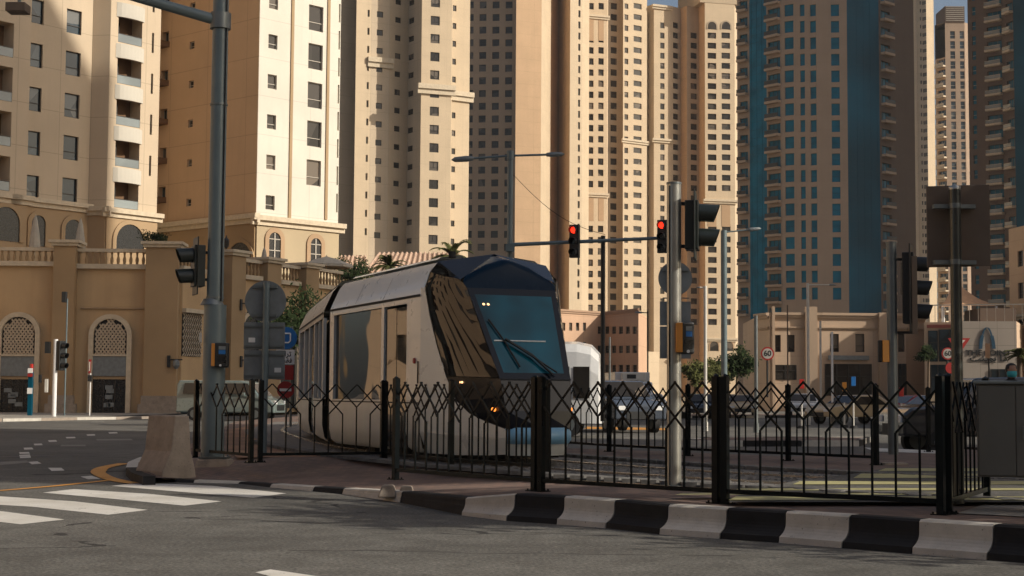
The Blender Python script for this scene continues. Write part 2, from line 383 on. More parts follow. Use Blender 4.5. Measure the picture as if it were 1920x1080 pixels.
class Tower:
    def __init__(s, name, label, cat, pts, z1, depth=25, wall='cream', top=None, group=None, z0=-.5, wm=('frame_dark', 'win', 'recess', 'rail_glass'), mats=None, back=None):
        """pts: [(px, Y)...] of the front at eye height, left to right"""
        s.P = [Vector((W(px, HOR(px), Y)).xy) if not isinstance(px, Vector) else px for px, Y in pts]
        c = sum(s.P, Vector((0, 0))) / len(s.P)
        s.root = thing(name, label, cat, (s.P[0].x, s.P[0].y, 0), group=group); s.z0 = z0; s.z1 = z1
        s.cols = {}; s.wall = [wall] + (mats or []); s.mb = MB(); s.wins = []; s.wm = wm; s.depth = depth
        s.mi = {}; s.fz = {}; s.back = back
    def face(s, i): return Plane(s.P[i], s.P[i + 1])
    def col(s, i, xl, xr, yt, yb, dy, ylo, yhi=-40, style='plain', skip=None):
        P = s.face(i); u0, _ = P.uz(xl, (yt + yb) / 2); u1, _ = P.uz(xr, (yt + yb) / 2)
        xm = (xl + xr) / 2; _, zt = P.uz(xm, yt); _, zb = P.uz(xm, yb); _, z2 = P.uz(xm, yb - dy)
        dz = z2 - zb; h_ = zt - zb; _, zlo = P.uz(xm, ylo); _, zhi = P.uz(xm, yhi)
        u0 = max(.05, u0); u1 = min(P.L - .05, u1)
        if u1 - u0 < .15: return
        rows = []; k = math.ceil((zlo - zb) / dz)
        while zb + k * dz + h_ < min(zhi, s.z1 - .5):
            z = zb + k * dz
            if not (skip and any(a < z < b_ for a, b_ in [(P.uz(xm, q[1])[1], P.uz(xm, q[0])[1]) for q in skip])): rows.append((z, z + h_))
            k += 1
        s.cols.setdefault(i, []).append((u0, u1, rows, style))
    def finish(s, cap=True):
        out = {'plain': .22, 'wide': .22, 'rib': .3, 'balc': 1.3, 'proud': .5}
        for i in range(len(s.P) - 1):
            P = s.face(i); mi = s.mi.get(i, 0); z0, z1 = s.z0, s.fz.get(i, s.z1)
            def q(u0, u1, za, zb):
                if u1 - u0 > 1e-4 and zb - za > 1e-4:
                    s.mb.quad(P.at(u0, 0, za), P.at(u1, 0, za), P.at(u1, 0, zb), P.at(u0, 0, zb), mi, [(u0, za), (u1, za), (u1, zb), (u0, zb)])
            u = 0
            for (u0, u1, rows, st) in sorted(s.cols.get(i, []), key=lambda c: c[0]):
                u0 = max(u0, u + .02)
                if u1 - u0 < .1: continue
                q(u, u0, z0, z1); z = z0; r = out[st]
                for (a, b_) in rows:
                    if a < z: continue
                    q(u0, u1, z, a); z = b_
                    A, B, C, D = (u0, a), (u1, a), (u1, b_), (u0, b_)
                    for (p0, p1) in ((A, B), (B, C), (C, D), (D, A)):
                        s.mb.quad(P.at(p0[0], 0, p0[1]), P.at(p0[0], -r, p0[1]), P.at(p1[0], -r, p1[1]), P.at(p1[0], 0, p1[1]), mi, [(.5, .5)] * 4)
                    pos = P.at(u0, 0, a); area = (u1 - u0) * (b_ - a) * abs(P.n.dot(pos.xy.normalized())) / pos.xy.length_squared
                    s.wins.append((area, round(u1 - u0, 3), round(b_ - a, 3), st, pos, P.ang()))
                q(u0, u1, z, z1); u = u1
            q(u, P.L, z0, z1)
        # back and roof
        n = len(s.P); a, b_ = s.P[0], s.P[-1]
        if s.back: bk = s.back
        else:
            d = (b_ - a).normalized(); nn = Vector((-d.y, d.x)); bk = [b_ + nn * s.depth, a + nn * s.depth]
        ring = s.P + bk
        z0, z1 = s.z0, s.z1
        for k in range(n - 1, len(ring)):
            p, q2 = ring[k], ring[(k + 1) % len(ring)]; L = (q2 - p).length
            s.mb.quad((p.x, p.y, z0), (q2.x, q2.y, z0), (q2.x, q2.y, z1), (p.x, p.y, z1), 0, [(0, z0), (L, z0), (L, z1), (0, z1)])
        s.mb.add([(p.x, p.y, z1) for p in ring], [tuple(range(len(ring)))], 0)
        s.mb.build('wall', s.wall, s.root)
        s.wins.sort(key=lambda t: -t[0]); cache = {}
        mats = [s.wm[0], s.wm[1], s.wm[2], s.wm[3]]
        for (ar, w_, h_, st, pos, an) in s.wins[:(100 if len(s.wins) <= 100 else 99)]:
            k = (round(w_, 1), round(h_, 1), st)
            if k not in cache: cache[k] = (win_mb(w_, h_, st).mesh('window', mats), w_, h_)
            me, cw, ch = cache[k]
            o = bpy.data.objects.new('balcony' if st in ('balc', 'proud') else 'window', me); COL.objects.link(o); o.parent = s.root
            o.location = pos - wo(s.root); o.rotation_euler = (0, 0, an); o.scale = (w_ / cw, 1, h_ / ch)
        if len(s.wins) > 100:
            mb = MB()
            for (ar, w_, h_, st, pos, an) in s.wins[99:]:
                win_mb(w_, h_, st, mb, Matrix.Translation(pos) @ Matrix.Rotation(an, 4, 'Z'))
            o = mb.build('windows', mats, s.root); o['kind'] = 'stuff'
        return s
    def band(s, i, zlo, zhi, out=.3, u0=None, u1=None, mat='trim', name='cornice', prof=True):
        P = s.face(i); u0 = -out if u0 is None else u0; u1 = P.L + out if u1 is None else u1; mb = MB()
        st = [(zlo, (zlo + zhi) / 2, out * .55), ((zlo + zhi) / 2, zhi, out)] if prof else [(zlo, zhi, out)]
        for za, zb, o in st:
            T = PT(P, 0, 0, 0)
            mb.prism([P.at(u0, .003, za), P.at(u1, .003, za), P.at(u1, o, za), P.at(u0, o, za)], (0, 0, zb - za))
        return mb.build(name, mat, s.root)
def rib(t, i, px0, px1, proud, z0, z1, mat, name='pilaster'):
    P = t.face(i); u0 = P.uz(px0, 500)[0]; u1 = P.uz(px1, 500)[0]
    MB().prism([P.at(u0, .003, z0), P.at(u1, .003, z0), P.at(u1, proud, z0), P.at(u0, proud, z0)], (0, 0, z1 - z0)).build(name, mat, t.root)
def arch_pts(u0, u1, z0, zs, n=10):
    c = (u0 + u1) / 2; r = (u1 - u0) / 2
    return [(u0, z0)] + [(c - r * math.cos(math.pi * k / n), zs + r * math.sin(math.pi * k / n)) for k in range(n + 1)] + [(u1, z0)]
def arch_on(P, root, xl, xr, yt, yb, frame='trim', pane='black', name='arched_window', bars=True, fw=.35, o=0, proud=.12):
    """an arched opening: raised surround, dark pane set back in it, glazing bars"""
    ym = (yt + yb) / 2; u0 = P.uz(xl, ym)[0]; u1 = P.uz(xr, ym)[0]; xm = (xl + xr) / 2; zt = P.uz(xm, yt)[1]; zb = P.uz(xm, yb)[1]
    ri = (u1 - u0) / 2; zs = zt - ri; outer = arch_pts(u0 - fw, u1 + fw, zb, zs, 14); inner = arch_pts(u0, u1, zb, zs, 14); mb = MB()
    n = len(outer); po = [P.at(a, o + proud, b) for a, b in outer]; pi = [P.at(a, o + proud, b) for a, b in inner]
    bo = [P.at(a, o, b) for a, b in outer]; bi = [P.at(a, o + .01, b) for a, b in inner]
    mb.add(po + pi + bo + bi, [f for k in range(n - 1) for f in ((k, k + 1, n + k + 1, n + k), (k, 2 * n + k, 2 * n + k + 1, k + 1), (n + k, n + k + 1, 3 * n + k + 1, 3 * n + k))])
    s_ = mb.build(name, frame, root)
    pm = MB(); pm.add([P.at(a, o + .03, b) for a, b in inner], [tuple(range(n))])
    pm.build('pane', pane, s_)
    if bars:
        b = MB(); c = (u0 + u1) / 2
        for uu in (c,): b.prism([P.at(uu - .05, o + .04, zb), P.at(uu + .05, o + .04, zb), P.at(uu + .05, o + .09, zb), P.at(uu - .05, o + .09, zb)], (0, 0, zt - zb - .05))
        for zz in (zs, zb + (zs - zb) * .5): b.prism([P.at(u0, o + .04, zz), P.at(c - .06, o + .04, zz), P.at(c - .06, o + .08, zz), P.at(u0, o + .08, zz)], (0, 0, .07)); b.prism([P.at(c + .06, o + .04, zz), P.at(u1, o + .04, zz), P.at(u1, o + .08, zz), P.at(c + .06, o + .08, zz)], (0, 0, .07))
        b.build('glazing_bar', 'frame_light', s_)
    return s_, (u0, u1, zb, zs, zt)
def pxz(P, x, y): return P.uz(x, y)[1]

# --- L1: apartment block on the left, running away to the right
a1 = Vector((.61, .79)); n1 = Vector((.79, -.61)); A0 = W(16, 735, 115).xy
def at_px(A, d, px):       # point on line A + t d that is seen at px (eye height)
    r = ray(px, HOR(px)); r = Vector((r.x, r.y)); t = (A.x * r.y - A.y * r.x) / (d.y * r.x - d.x * r.y); return A + d * t
def line_at(A, d, px): return at_px(A, d, px)
p28 = A0; p55 = at_px(A0, a1, 39)
q57 = p55 - n1 * 1.2; q168 = at_px(q57, a1, 156)
r168 = q168; r200 = at_px(q168, Vector((.985, -.17)), 190); r300 = at_px(r200, a1, 286)
s0 = at_px(A0, -a1, -120)
L1 = Tower('apartment_block', 'cream apartment block with a column of curved recessed balconies, far left above the arched podium', 'building',
    [(s0, 0), (p28, 0), (p55, 0), (q57, 0), (q168, 0), (r200, 0), (r300, 0)], 62, wall='cream', wm=('frame_dark', 'win_blue', 'recess', 'rail_glass'),
    back=[r300 + Vector((-14, 16)), s0 + Vector((-22, 16))])
L1.col(0, -30, 26, 38, 103, 84, 385, style='balc')
L1.col(3, 53, 80, 81, 126, 82.5, 385); L1.col(3, 123, 151, 97, 142, 79, 400)
L1.col(5, 220, 265, 102, 160, 77, 395, style='balc')
L1.col(5, 283, 287, 138, 176, 77, 395)
L1.finish()
for i in (0, 1, 3, 4, 5):
    P = L1.face(i); yy = {0: 372, 1: 376, 3: 385, 4: 396, 5: 404}[i]; xx = {0: 10, 1: 45, 3: 110, 4: 188, 5: 250}[i]
    L1.band(i, pxz(P, xx, yy) - .35, pxz(P, xx, yy) + .35, .45, mat='trim')
    mb = MB(); z0, z1 = 0, pxz(P, xx, yy) - .36
    mb.prism([P.at(0, .004, z0), P.at(P.L, .004, z0), P.at(P.L, .12, z0), P.at(0, .12, z0)], (0, 0, z1)); mb.build('base_wall', 'base_tan', L1.root)
P5 = L1.face(5)
for k in range(1, 6):      # curved slab edges of the balcony stack
    z = pxz(P5, 242, 185.5 - 77 + k * 0) ; z = pxz(P5, 243, 190 + 0) + (k - 3) * (pxz(P5, 243, 113) - pxz(P5, 243, 190)); u0 = P5.uz(215, 180)[0]; u1 = P5.uz(268, 180)[0]
    pts = [P5.at(u0 + (u1 - u0) * t / 8, .02 + .30 * math.sin(math.pi * t / 8) ** .6, z) for t in range(9)]
    MB().prism(pts, (0, 0, 1.15)).build('slab_edge', 'white_wall', L1.root)
for xl, xr, yt, yb, i in ((-18, 34, 388, 452, 0), (56, 82, 404, 462, 3), (119, 151, 412, 458, 3), (215, 267, 421, 472, 5)):
    arch_on(L1.face(i), L1.root, xl, xr, yt, yb, 'base_tan', 'black', o=.125, name='arched_opening', bars=False)

# --- L2: corner tower, shade of the flank put into its tan colour, white front
C2 = W(474, 737, 128).xy; a2 = Vector((.70, .71)); b2 = Vector((-.76, .65))
e2 = at_px(C2, a2, 629); l2 = at_px(C2, b2, 240)
L2 = Tower('corner_tower', 'corner apartment tower with shade toned into its flank and a bright white front above the podium', 'building', [(l2, 0), (C2, 0), (e2, 0)], 95, wall='white_wall', mats=['tan_shade_wall'], back=[e2 + Vector((-18, 18)), l2 + Vector((10, 30))], wm=('frame_light', 'win', 'recess', 'rail_glass'))
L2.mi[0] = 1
L2.col(0, 354, 363, 151, 165, 73, 440); L2.col(0, 302, 315, 132, 152, 72, 400, style='proud'); L2.col(1, 502, 519, 140, 167, 75.3, 398); L2.col(1, 577, 604, 155, 203, 72.6, 415)
L2.col(1, 632.5, 635.5, 210, 245, 51, 430, style='rib')
L2.finish()
for i, (xx, yy) in ((0, (400, 418)), (1, (560, 421))):
    P = L2.face(i); z = pxz(P, xx, yy); L2.band(i, z - .4, z + .4, .55, mat='trim')
    MB().prism([P.at(0, .004, 0), P.at(P.L, .004, 0), P.at(P.L, .15, 0), P.at(0, .15, 0)], (0, 0, z - .41)).build('base_wall', 'base_pale' if i else 'podium', L2.root)
P = L2.face(1)
for x in (544, 612):
    u = P.uz(x, 300)[0]; z = pxz(P, x, 412); MB().prism([P.at(u - .14, .003, z), P.at(u + .14, .003, z), P.at(u + .14, .1, z), P.at(u - .14, .1, z)], (0, 0, 90 - z)).build('pilaster_strip', 'base_tan', L2.root)
arch_on(L2.face(1), L2.root, 501, 523, 436, 492, 'tan_shade_wall', 'black', fw=.4, o=.155); arch_on(L2.face(1), L2.root, 579, 599, 447, 496, 'tan_shade_wall', 'black', fw=.4, o=.155)
arch_on(L2.face(0), L2.root, 430, 476, 455, 500, 'podium', 'black', fw=.3, o=.155, bars=False, name='arched_opening')
for yb_ in range(7):     # balcony slabs in the gap between the two blocks
    pass

# --- T1 cream tower
def mkpts(lst): return [((lambda q: Vector(W(q, HOR(q), Y).xy))(px - (1245 - px) * 2.39e-5 * 440), 0) for px, Y in lst]
def mkpts0(lst): return [(Vector(W(px, HOR(px), Y).xy), 0) for px, Y in lst]
T1 = Tower('cream_tower', 'wide cream tower with four columns of small square windows, right of the white corner tower', 'building',
    mkpts([(634, 281), (664, 283), (664.5, 278), (693, 279.5), (728, 281), (763, 284), (787, 280), (788, 277), (845, 279), (846, 281), (879, 283)]), 105, depth=30, wall='cream_far', mats=['cream', 'brown_wall'])
T1.mi.update({0: 1, 5: 1, 3: 1})
T1.col(2, 688, 692, 120, 133, 34, 470, style='rib'); T1.col(3, 706, 717.5, 90, 101, 34.3, 466)
T1.col(4, 740.5, 751, 100, 110.5, 34, 470); T1.col(5, 765, 775.5, 102, 112.5, 34, 470)
T1.col(7, 807, 824, 98, 115, 34, 472, style='wide'); T1.col(9, 846.5, 855, 110, 121, 33.5, 472)
T1.finish()
for i, x, y in ((3, 712, 118), (7, 816, 168), (9, 862, 181)):
    P = T1.face(i); z = pxz(P, x, y); T1.band(i, z - .9, z + .9, .7)
# --- T2 brown tower
T2 = Tower('brown_tower', 'tall brown tower with close window rows and blank ochre slabs behind the double street lamp', 'building',
    mkpts([(866, 403), (964, 400), (966, 396), (1014, 399), (1032, 406), (1046, 414), (1068, 404), (1091, 407), (1104, 412)]), 150, depth=40, wall='brown_wall', mats=['cream_far', 'tan_shade_wall'])
T2.mi.update({3: 1, 4: 2, 5: 2, 6: 1, 7: 1, 2: 2})
for xl, xr in ((880, 887), (898, 911), (922.5, 935.5), (947, 960)): T2.col(0, xl, xr, 145, 158, 23.8, 478, style='rib')
T2.col(6, 1084, 1088, 145, 158, 21, 580, style='rib')
T2.finish()
P = T2.face(0)
mb = MB()
for xl, xr in ((898, 911), (922.5, 935.5), (947, 960)):      # small projecting sill under every bay window
    pass
# --- T3
T3 = Tower('cream_tower', 'slender cream tower with five window columns and blind panels, behind the mast arm', 'building',
    mkpts([(1100, 440), (1138, 442), (1140, 446), (1167, 448), (1168, 444), (1213, 449)]), 165, depth=35, wall='cream_far', mats=['cream'], group=None)
T3.mi[2] = 1
sk = [(30, 78), (368, 415)]
T3.col(0, 1103, 1113, 130, 142, 20.8, 610, style='rib', skip=sk); T3.col(0, 1122, 1132, 130, 142, 20.8, 610, style='rib', skip=sk)
T3.col(2, 1145, 1157, 130, 142, 20.8, 650, style='rib'); T3.col(4, 1171, 1178, 131, 141, 20.8, 650, style='rib'); T3.col(4, 1188, 1203, 131, 141, 20.8, 650, style='rib')
T3.finish()
for i, x, y in ((0, 1118, 32), (0, 1118, 366), (4, 1190, 266)):
    P = T3.face(i); z = pxz(P, x, y); T3.band(i, z - .6, z + .6, .6)
P = T3.face(0)
for y0, y1 in ((34, 76), (371, 414)):
    for xl, xr in ((1103, 1113), (1122, 1132)):
        u0 = P.uz(xl, y0)[0]; u1 = P.uz(xr, y0)[0]; za = pxz(P, xl, y1); zb = pxz(P, xl, y0)
        MB().prism([P.at(u0, .003, za), P.at(u1, .003, za), P.at(u1, .08, za), P.at(u0, .08, za)], (0, 0, zb - za)).build('blind_panel', 'tan_shade_wall', T3.root)
# --- T4
ztop4 = W(1230, 12, 452).z
T4 = Tower('cream_tower', 'stepped cream tower with arched window heads near its top, left of the blue glass tower', 'building',
    mkpts([(1212, 452), (1226, 449), (1256, 451), (1276, 454), (1288, 451), (1310, 453), (1322, 447), (1378, 449), (1391, 455)]), ztop4, depth=35, wall='cream_far', mats=['cream', 'tan_shade_wall'])
T4.mi.update({0: 1, 3: 2, 5: 2})
for i, xl, xr in ((0, 1214, 1216), (1, 1238, 1246), (2, 1262, 1272), (4, 1295, 1307), (6, 1327, 1343), (6, 1353, 1369)):
    T4.col(i, xl, xr, 137, 148, 19.0, 610, style='rib', yhi=(40 if i < 4 else 55), skip=[(372, 425)] if i == 6 else None)
T4.finish()
P = T4.face(6); mbt = MB(); zt = ztop4 - .01
mbt.prism([P.at(-1.5, .1, zt), P.at(P.L + 2, .1, zt), P.at(P.L + 2, -20, zt), P.at(-1.5, -20, zt)], (0, 0, 30)); mbt.build('upper_storeys', 'cream_far', T4.root)
for xl, xr in ((1327, 1343), (1353, 1369)): arch_on(P, T4.root, xl, xr, 41, 55, 'cream', 'win', fw=.4, o=.02, bars=False, name='arched_window')
for i, x, y in ((1, 1240, 264), (6, 1348, 378), (1, 1240, 14)):
    Q = T4.face(i); z = pxz(Q, x, y); T4.band(i, z - .6, z + .6, .7)
for xl, xr in ((1327, 1343), (1353, 1369)):
    u0 = P.uz(xl, 400)[0]; u1 = P.uz(xr, 400)[0]; za = pxz(P, xl, 425); zb = pxz(P, xl, 384)
    MB().prism([P.at(u0, .003, za), P.at(u1, .003, za), P.at(u1, .08, za), P.at(u0, .08, za)], (0, 0, zb - za)).build('blind_panel', 'tan_shade_wall', T4.root)
z = pxz(P, 1350, 637); T4.band(6, z - .5, z + .5, .6)
for xl, xr in ((1331, 1347), (1358, 1374)): arch_on(P, T4.root, xl, xr, 640, 658, 'tan_shade_wall', 'win', fw=.3, o=.01, bars=False, name='arched_opening')

# --- T5 blue glass and brown tower
T5 = Tower('glass_tower', 'brown tower with teal glass bands and stacked balconies, right of the cream towers', 'building',
    mkpts([(1384, 318), (1406, 316), (1438, 312), (1466, 309), (1532, 305), (1590, 304), (1650, 306), (1674, 309), (1716, 313)]), 140, depth=30, wall='grey_brown', mats=['teal', 'teal_dark', 'brown_dark'], wm=('teal_dark', 'teal', 'beige', 'frame_dark'))
T5.mi.update({1: 1, 5: 2, 6: 3, 7: 3})
T5.col(0, 1387, 1402, 190, 207, 31.5, 600, style='proud'); T5.col(2, 1440, 1463, 170, 190, 31, 600, style='proud')
T5.col(3, 1471, 1488, 101, 123, 31, 580, style='rib'); T5.col(3, 1500, 1509, 101, 123, 31, 580, style='rib')
T5.col(3, 1519, 1531, 101, 123, 31, 580, style='rib'); T5.col(4, 1558.5, 1574, 101, 123, 31, 580, style='rib')
T5.col(6, 1652, 1669, 84, 100, 31.5, 610, style='proud')
T5.finish()
# curtain wall joints
for i in (1, 5):
    P = T5.face(i); mb = MB(); zz = 1.5
    while zz < 110:
        mb.prism([P.at(0, .003, zz), P.at(P.L, .003, zz), P.at(P.L, .03, zz), P.at(0, .03, zz)], (0, 0, .05)); zz += 1.65
    u = .6
    while u < P.L:
        mb.prism([P.at(u, .031, 0), P.at(u + .05, .031, 0), P.at(u + .05, .06, 0), P.at(u, .06, 0)], (0, 0, 112)); u += 1.5
    mb.build('curtain_joint', 'teal_dark', T5.root)
# --- T6, T7, T8
T6 = Tower('cream_tower', 'narrow sunlit cream tower in the gap between the glass tower and the stepped tower', 'building',
    mkpts([(1700, 600), (1722, 602), (1740, 598), (1754, 600)]), 190, depth=20, wall='cream_far', mats=['cream'])
T6.mi[1] = 1
T6.col(1, 1725, 1728, 121, 128, 15, 690, style='rib'); T6.col(1, 1729.5, 1739, 121, 128, 15, 690, style='rib'); T6.finish()
z7 = W(1790, 42, 470).z
T7 = Tower('stepped_tower', 'stepped beige and glass tower with a dark louvred top against the sky', 'building',
    mkpts([(1756, 474), (1775, 470), (1812, 470), (1830, 473)]), z7, depth=30, wall='grey_brown', mats=['teal_dark', 'brown_wall'], wm=('trim', 'win_blue', 'trim', 'trim'), back=[Vector((153, 505)), Vector((141, 505))])
T7.mi.update({0: 2})
T7.fz[0] = W(1765, 112, 474).z
T7.col(0, 1758, 1773, 150, 162, 19, 690, yhi=112, style='proud'); T7.col(1, 1782, 1791, 96, 110, 18.8, 690, style='rib'); T7.col(1, 1800, 1808, 96, 110, 18.8, 690, style='rib'); T7.col(2, 1815, 1828, 96, 110, 18.8, 690, style='rib')
T7.finish()
P = T7.face(1); mb = MB(); mb.prism([P.at(0, .2, z7), P.at(P.L, .2, z7), P.at(P.L, -10, z7), P.at(0, -10, z7)], (0, 0, W(1790, 12, 470).z - z7)); o = mb.build('louvre_screen', 'brown_dark', T7.root)
mb = MB()
for k in range(8): mb.prism([P.at(.3, .205, z7 + .5 + k * .6), P.at(P.L - .3, .205, z7 + .5 + k * .6), P.at(P.L - .3, .35, z7 + .5 + k * .6), P.at(.3, .35, z7 + .5 + k * .6)], (0, 0, .15))
mb.build('louvre', 'frame_light', T7.root)
T8 = Tower('balcony_tower', 'dark brown tower with wide projecting balconies at the right edge', 'building',
    mkpts([(1818, 348), (1850, 345), (1882, 342), (1904, 338), (1990, 330)]), 150, depth=10, wall='brown_dark', mats=['brown_dark', 'teal_dark'], wm=('trim', 'teal', 'trim', 'rail_glass'))
T8.mi.update({2: 1, 3: 2, 0: 1})
T8.col(1, 1852, 1880, 160, 176, 27.8, 690, style='proud'); T8.col(2, 1888, 1901, 150, 167, 36.5, 690, style='proud'); T8.col(0, 1823, 1830, 96, 112, 27.8, 690, style='rib')
T8.finish()
TR = Tower('brown_block', 'brown rendered block cut off by the right edge behind the cabinet', 'building', mkpts0([(1896, 150), (1990, 140)]), W(1910, 430, 150).z, depth=12, wall='brown_wall')
TR.col(0, 1908, 1918, 470, 500, 60, 700); TR.finish(); P = TR.face(0); TR.band(0, pxz(P, 1910, 600), pxz(P, 1910, 590), .5)

# --- low buildings
B1 = Tower('low_building', 'three storey peach building with small dark windows behind the white bus', 'building', mkpts0([(1036, 205), (1131, 212), (1197, 203)]), W(1150, 588, 207).z, depth=12, wall='peach', mats=['peach_shade'])
B1.mi[1] = 1
for xl in (1054, 1067, 1080, 1093): B1.col(0, xl, xl + 6, 605, 620, 36, 730, yhi=598)
for xl in (1116 + 5, 1134, 1147, 1160, 1173, 1186): B1.col(1 if xl > 1130 else 0, xl, xl + 8, 612, 626, 36, 730, yhi=600)
B1.finish(); B1.band(0, B1.z1, B1.z1 + .5, .25, mat='peach'); B1.band(1, B1.z1, B1.z1 + .5, .25, mat='peach_shade')
B2 = Tower('low_block', 'plain cream block with flat top beside the tall steel signal pole', 'building', mkpts0([(1195, 240), (1236, 243)]), W(1215, 659, 241).z, depth=15, wall='cream_far')
B2.col(0, 1200, 1206, 672, 680, 20, 700); B2.finish()
B3 = Tower('bank_building', 'two storey beige stone building with pilasters, below the glass tower', 'building', mkpts0([(1419, 151), (1443, 148), (1444, 147.5), (1541, 147.5), (1700, 148), (1736, 150)]), W(1560, 592, 148).z, depth=15, wall='beige')
B3.col(2, 1453, 1464, 628, 660, 57, 662, yhi=620); B3.col(2, 1478, 1490, 628, 660, 57, 662, yhi=620)
B3.col(3, 1556, 1573, 626, 660, 60, 662, yhi=620); B3.col(3, 1604, 1621, 626, 660, 60, 662, yhi=620); B3.col(3, 1684, 1696, 626, 660, 60, 662, yhi=620)
B3.cols.setdefault(2, []); 
B3.finish()
P = B3.face(2)
for x0, x1 in ((1446, 1451), (1508, 1530)): rib(B3, 2, x0, x1, .5, 0, B3.z1 + .8, 'beige')
for x0, x1 in ((1645, 1668),): rib(B3, 3, x0, x1, .5, 0, B3.z1 + .3, 'beige')
for i in (0, 2, 3, 4):
    Q = B3.face(i); B3.band(i, B3.z1 - .25, B3.z1 + .25, .35, u0=0, u1=Q.L, mat='beige'); z = W(1600, 616, 148).z; B3.band(i, z - .12, z + .12, .2, u0=0, u1=Q.L, mat='beige')
def storefront(t, i, xl, xr, yt, yb, name='shop_window', mat='win_blue', nb=4, o=.0):
    P = t.face(i); u0 = P.uz(xl, yt)[0]; u1 = P.uz(xr, yt)[0]; z1 = pxz(P, xl, yt); z0 = max(.1, pxz(P, xl, yb)); mb = MB()
    mb.prism([P.at(u0, o + .01, z0), P.at(u1, o + .01, z0), P.at(u1, o + .06, z0), P.at(u0, o + .06, z0)], (0, 0, z1 - z0)); s_ = mb.build(name, mat, t.root); b = MB()
    for k in range(nb + 1):
        u = u0 + (u1 - u0) * k / nb; b.prism([P.at(u - .05, o + .065, z0), P.at(u + .05, o + .065, z0), P.at(u + .05, o + .12, z0), P.at(u - .05, o + .12, z0)], (0, 0, z1 - z0))
    zm = z0 + (z1 - z0) * .6; b.prism([P.at(u0, o + .125, zm), P.at(u1, o + .125, zm), P.at(u1, o + .16, zm), P.at(u0, o + .16, zm)], (0, 0, .08))
    b.build('frame', 'frame_dark', s_); return s_
storefront(B3, 2, 1452, 1492, 684, 712, nb=2, mat='win'); storefront(B3, 3, 1547, 1633, 682, 742, nb=4, mat='win'); storefront(B3, 3, 1684, 1698, 682, 742, nb=2)
P = B3.face(3); u0 = P.uz(1552, 671)[0]; u1 = P.uz(1628, 671)[0]; z = pxz(P, 1590, 675)
sg = MB().prism([P.at(u0, .1, z), P.at(u1, .1, z), P.at(u1, .3, z), P.at(u0, .3, z)], (0, 0, .42)).build('shop_sign', 'signback', B3.root)
B4 = Tower('restaurant_building', 'grey tiled building with blue arch logo and upper terrace, right of the beige building', 'building', mkpts0([(1734, 140), (1804, 139), (1806, 137.5), (1908, 137)]), W(1850, 602, 137).z, depth=14, wall='beige', mats=['grey_tile'])
B4.mi[2] = 1; B4.finish()
storefront(B4, 0, 1741, 1757, 620, 678, nb=1); storefront(B4, 0, 1761, 1799, 618, 678, nb=2); storefront(B4, 0, 1745, 1799, 684, 745, nb=4); storefront(B4, 2, 1858, 1903, 692, 745, nb=3)
P = B4.face(0); u0 = P.uz(1738, 612)[0]; u1 = P.uz(1790, 612)[0]; z = pxz(P, 1760, 615); MB().prism([P.at(u0, .02, z), P.at(u1, .02, z), P.at(u1, .14, z), P.at(u0, .14, z)], (0, 0, .3)).build('sign_strip', 'dull_red', B4.root)
P = B4.face(2)
lg = MB(); pts = []
for k in range(21):
    t = k / 20; x = 1838 + 25 * t; hgt = math.sin(math.pi * t) ** .62
    pts.append((P.uz(x, 640)[0], pxz(P, x, 654 - 40 * hgt)))
for k in range(20):
    (ua, za), (ub, zb) = pts[k], pts[k + 1]; th = .30 if k in (0, 1, 2, 17, 18, 19) else .15
    if abs(ua - ub) < 1e-3: continue
    lg.prism([P.at(ua - th / 2 * (1 if k < 10 else 1), .04, za - .0), P.at(ua + th / 2, .04, za), P.at(ub + th / 2, .04, zb), P.at(ub - th / 2, .04, zb)], (P.n.x * .08, P.n.y * .08, 0))
lg.build('logo', 'logo_blue', B4.root)
uc = P.uz(1853, 660)[0]
text_mesh('lettering', 'THE POINT', .62, 'blackplastic', B4.root, PT(P, uc, .05, pxz(P, 1853, 662)) @ Matrix.Diagonal((1.25, 1, 1, 1)), .02, bold=.02)
text_mesh('lettering', '\uFE96\uFEE8\uFEF3\uFEEE\uFE91 \uFE8D\uFEAB', .75, 'blackplastic', B4.root, PT(P, uc, .05, pxz(P, 1853, 672)) @ Matrix.Diagonal((1.25, 1, 1, 1)), .02, bold=.02)
# terrace parapet, mast and shade sail on its roof
P = B4.face(0); mb = MB(); u0, u1 = .2, P.L + 6; z = B4.z1
for k in range(14): mb.prism([P.at(u0 + k * .75, -.1, z), P.at(u0 + k * .75 + .05, -.1, z), P.at(u0 + k * .75 + .05, -.15, z), P.at(u0 + k * .75, -.15, z)], (0, 0, 1.5))
mb.prism([P.at(u0, -.1, z + 1.5), P.at(u0 + 9.9, -.1, z + 1.5), P.at(u0 + 9.9, -.18, z + 1.5), P.at(u0, -.18, z + 1.5)], (0, 0, .1)); mb.build('terrace_railing', 'frame_light', B4.root)
mb = MB(); mb.box(*(lambda a, b: (a.x, b.x, a.y, a.y + 5))(W(1838, 580, 141), W(1905, 580, 141)), z, W(1870, 578, 141).z); mb.build('roof_plant_room', 'brown_dark', B4.root)
sail = thing('shade_sail', 'tan tensile shade sail on a white mast above the restaurant terrace', 'canopy', W(1768, 598, 143))
pk = W(1788, 524, 146); mb = MB(); ring = [W(1764, 576, 143), W(1800, 573, 142), W(1868, 574, 144), W(1850, 566, 154), W(1776, 568, 154)]
N = 6; rows_ = []
for j in range(N + 1):
    t = j / N; rows_.append([pk.lerp(p, t) + Vector((0, 0, -.35 * math.sin(math.pi * t))) for p in ring])
vs = [v for r_ in rows_ for v in r_]; k5 = 5
mb.add(vs, [(j * 5 + i, j * 5 + (i + 1) % 5, (j + 1) * 5 + (i + 1) % 5, (j + 1) * 5 + i) for j in range(N) for i in range(5)], 0, False); mb.build('canopy', 'sail', sail)
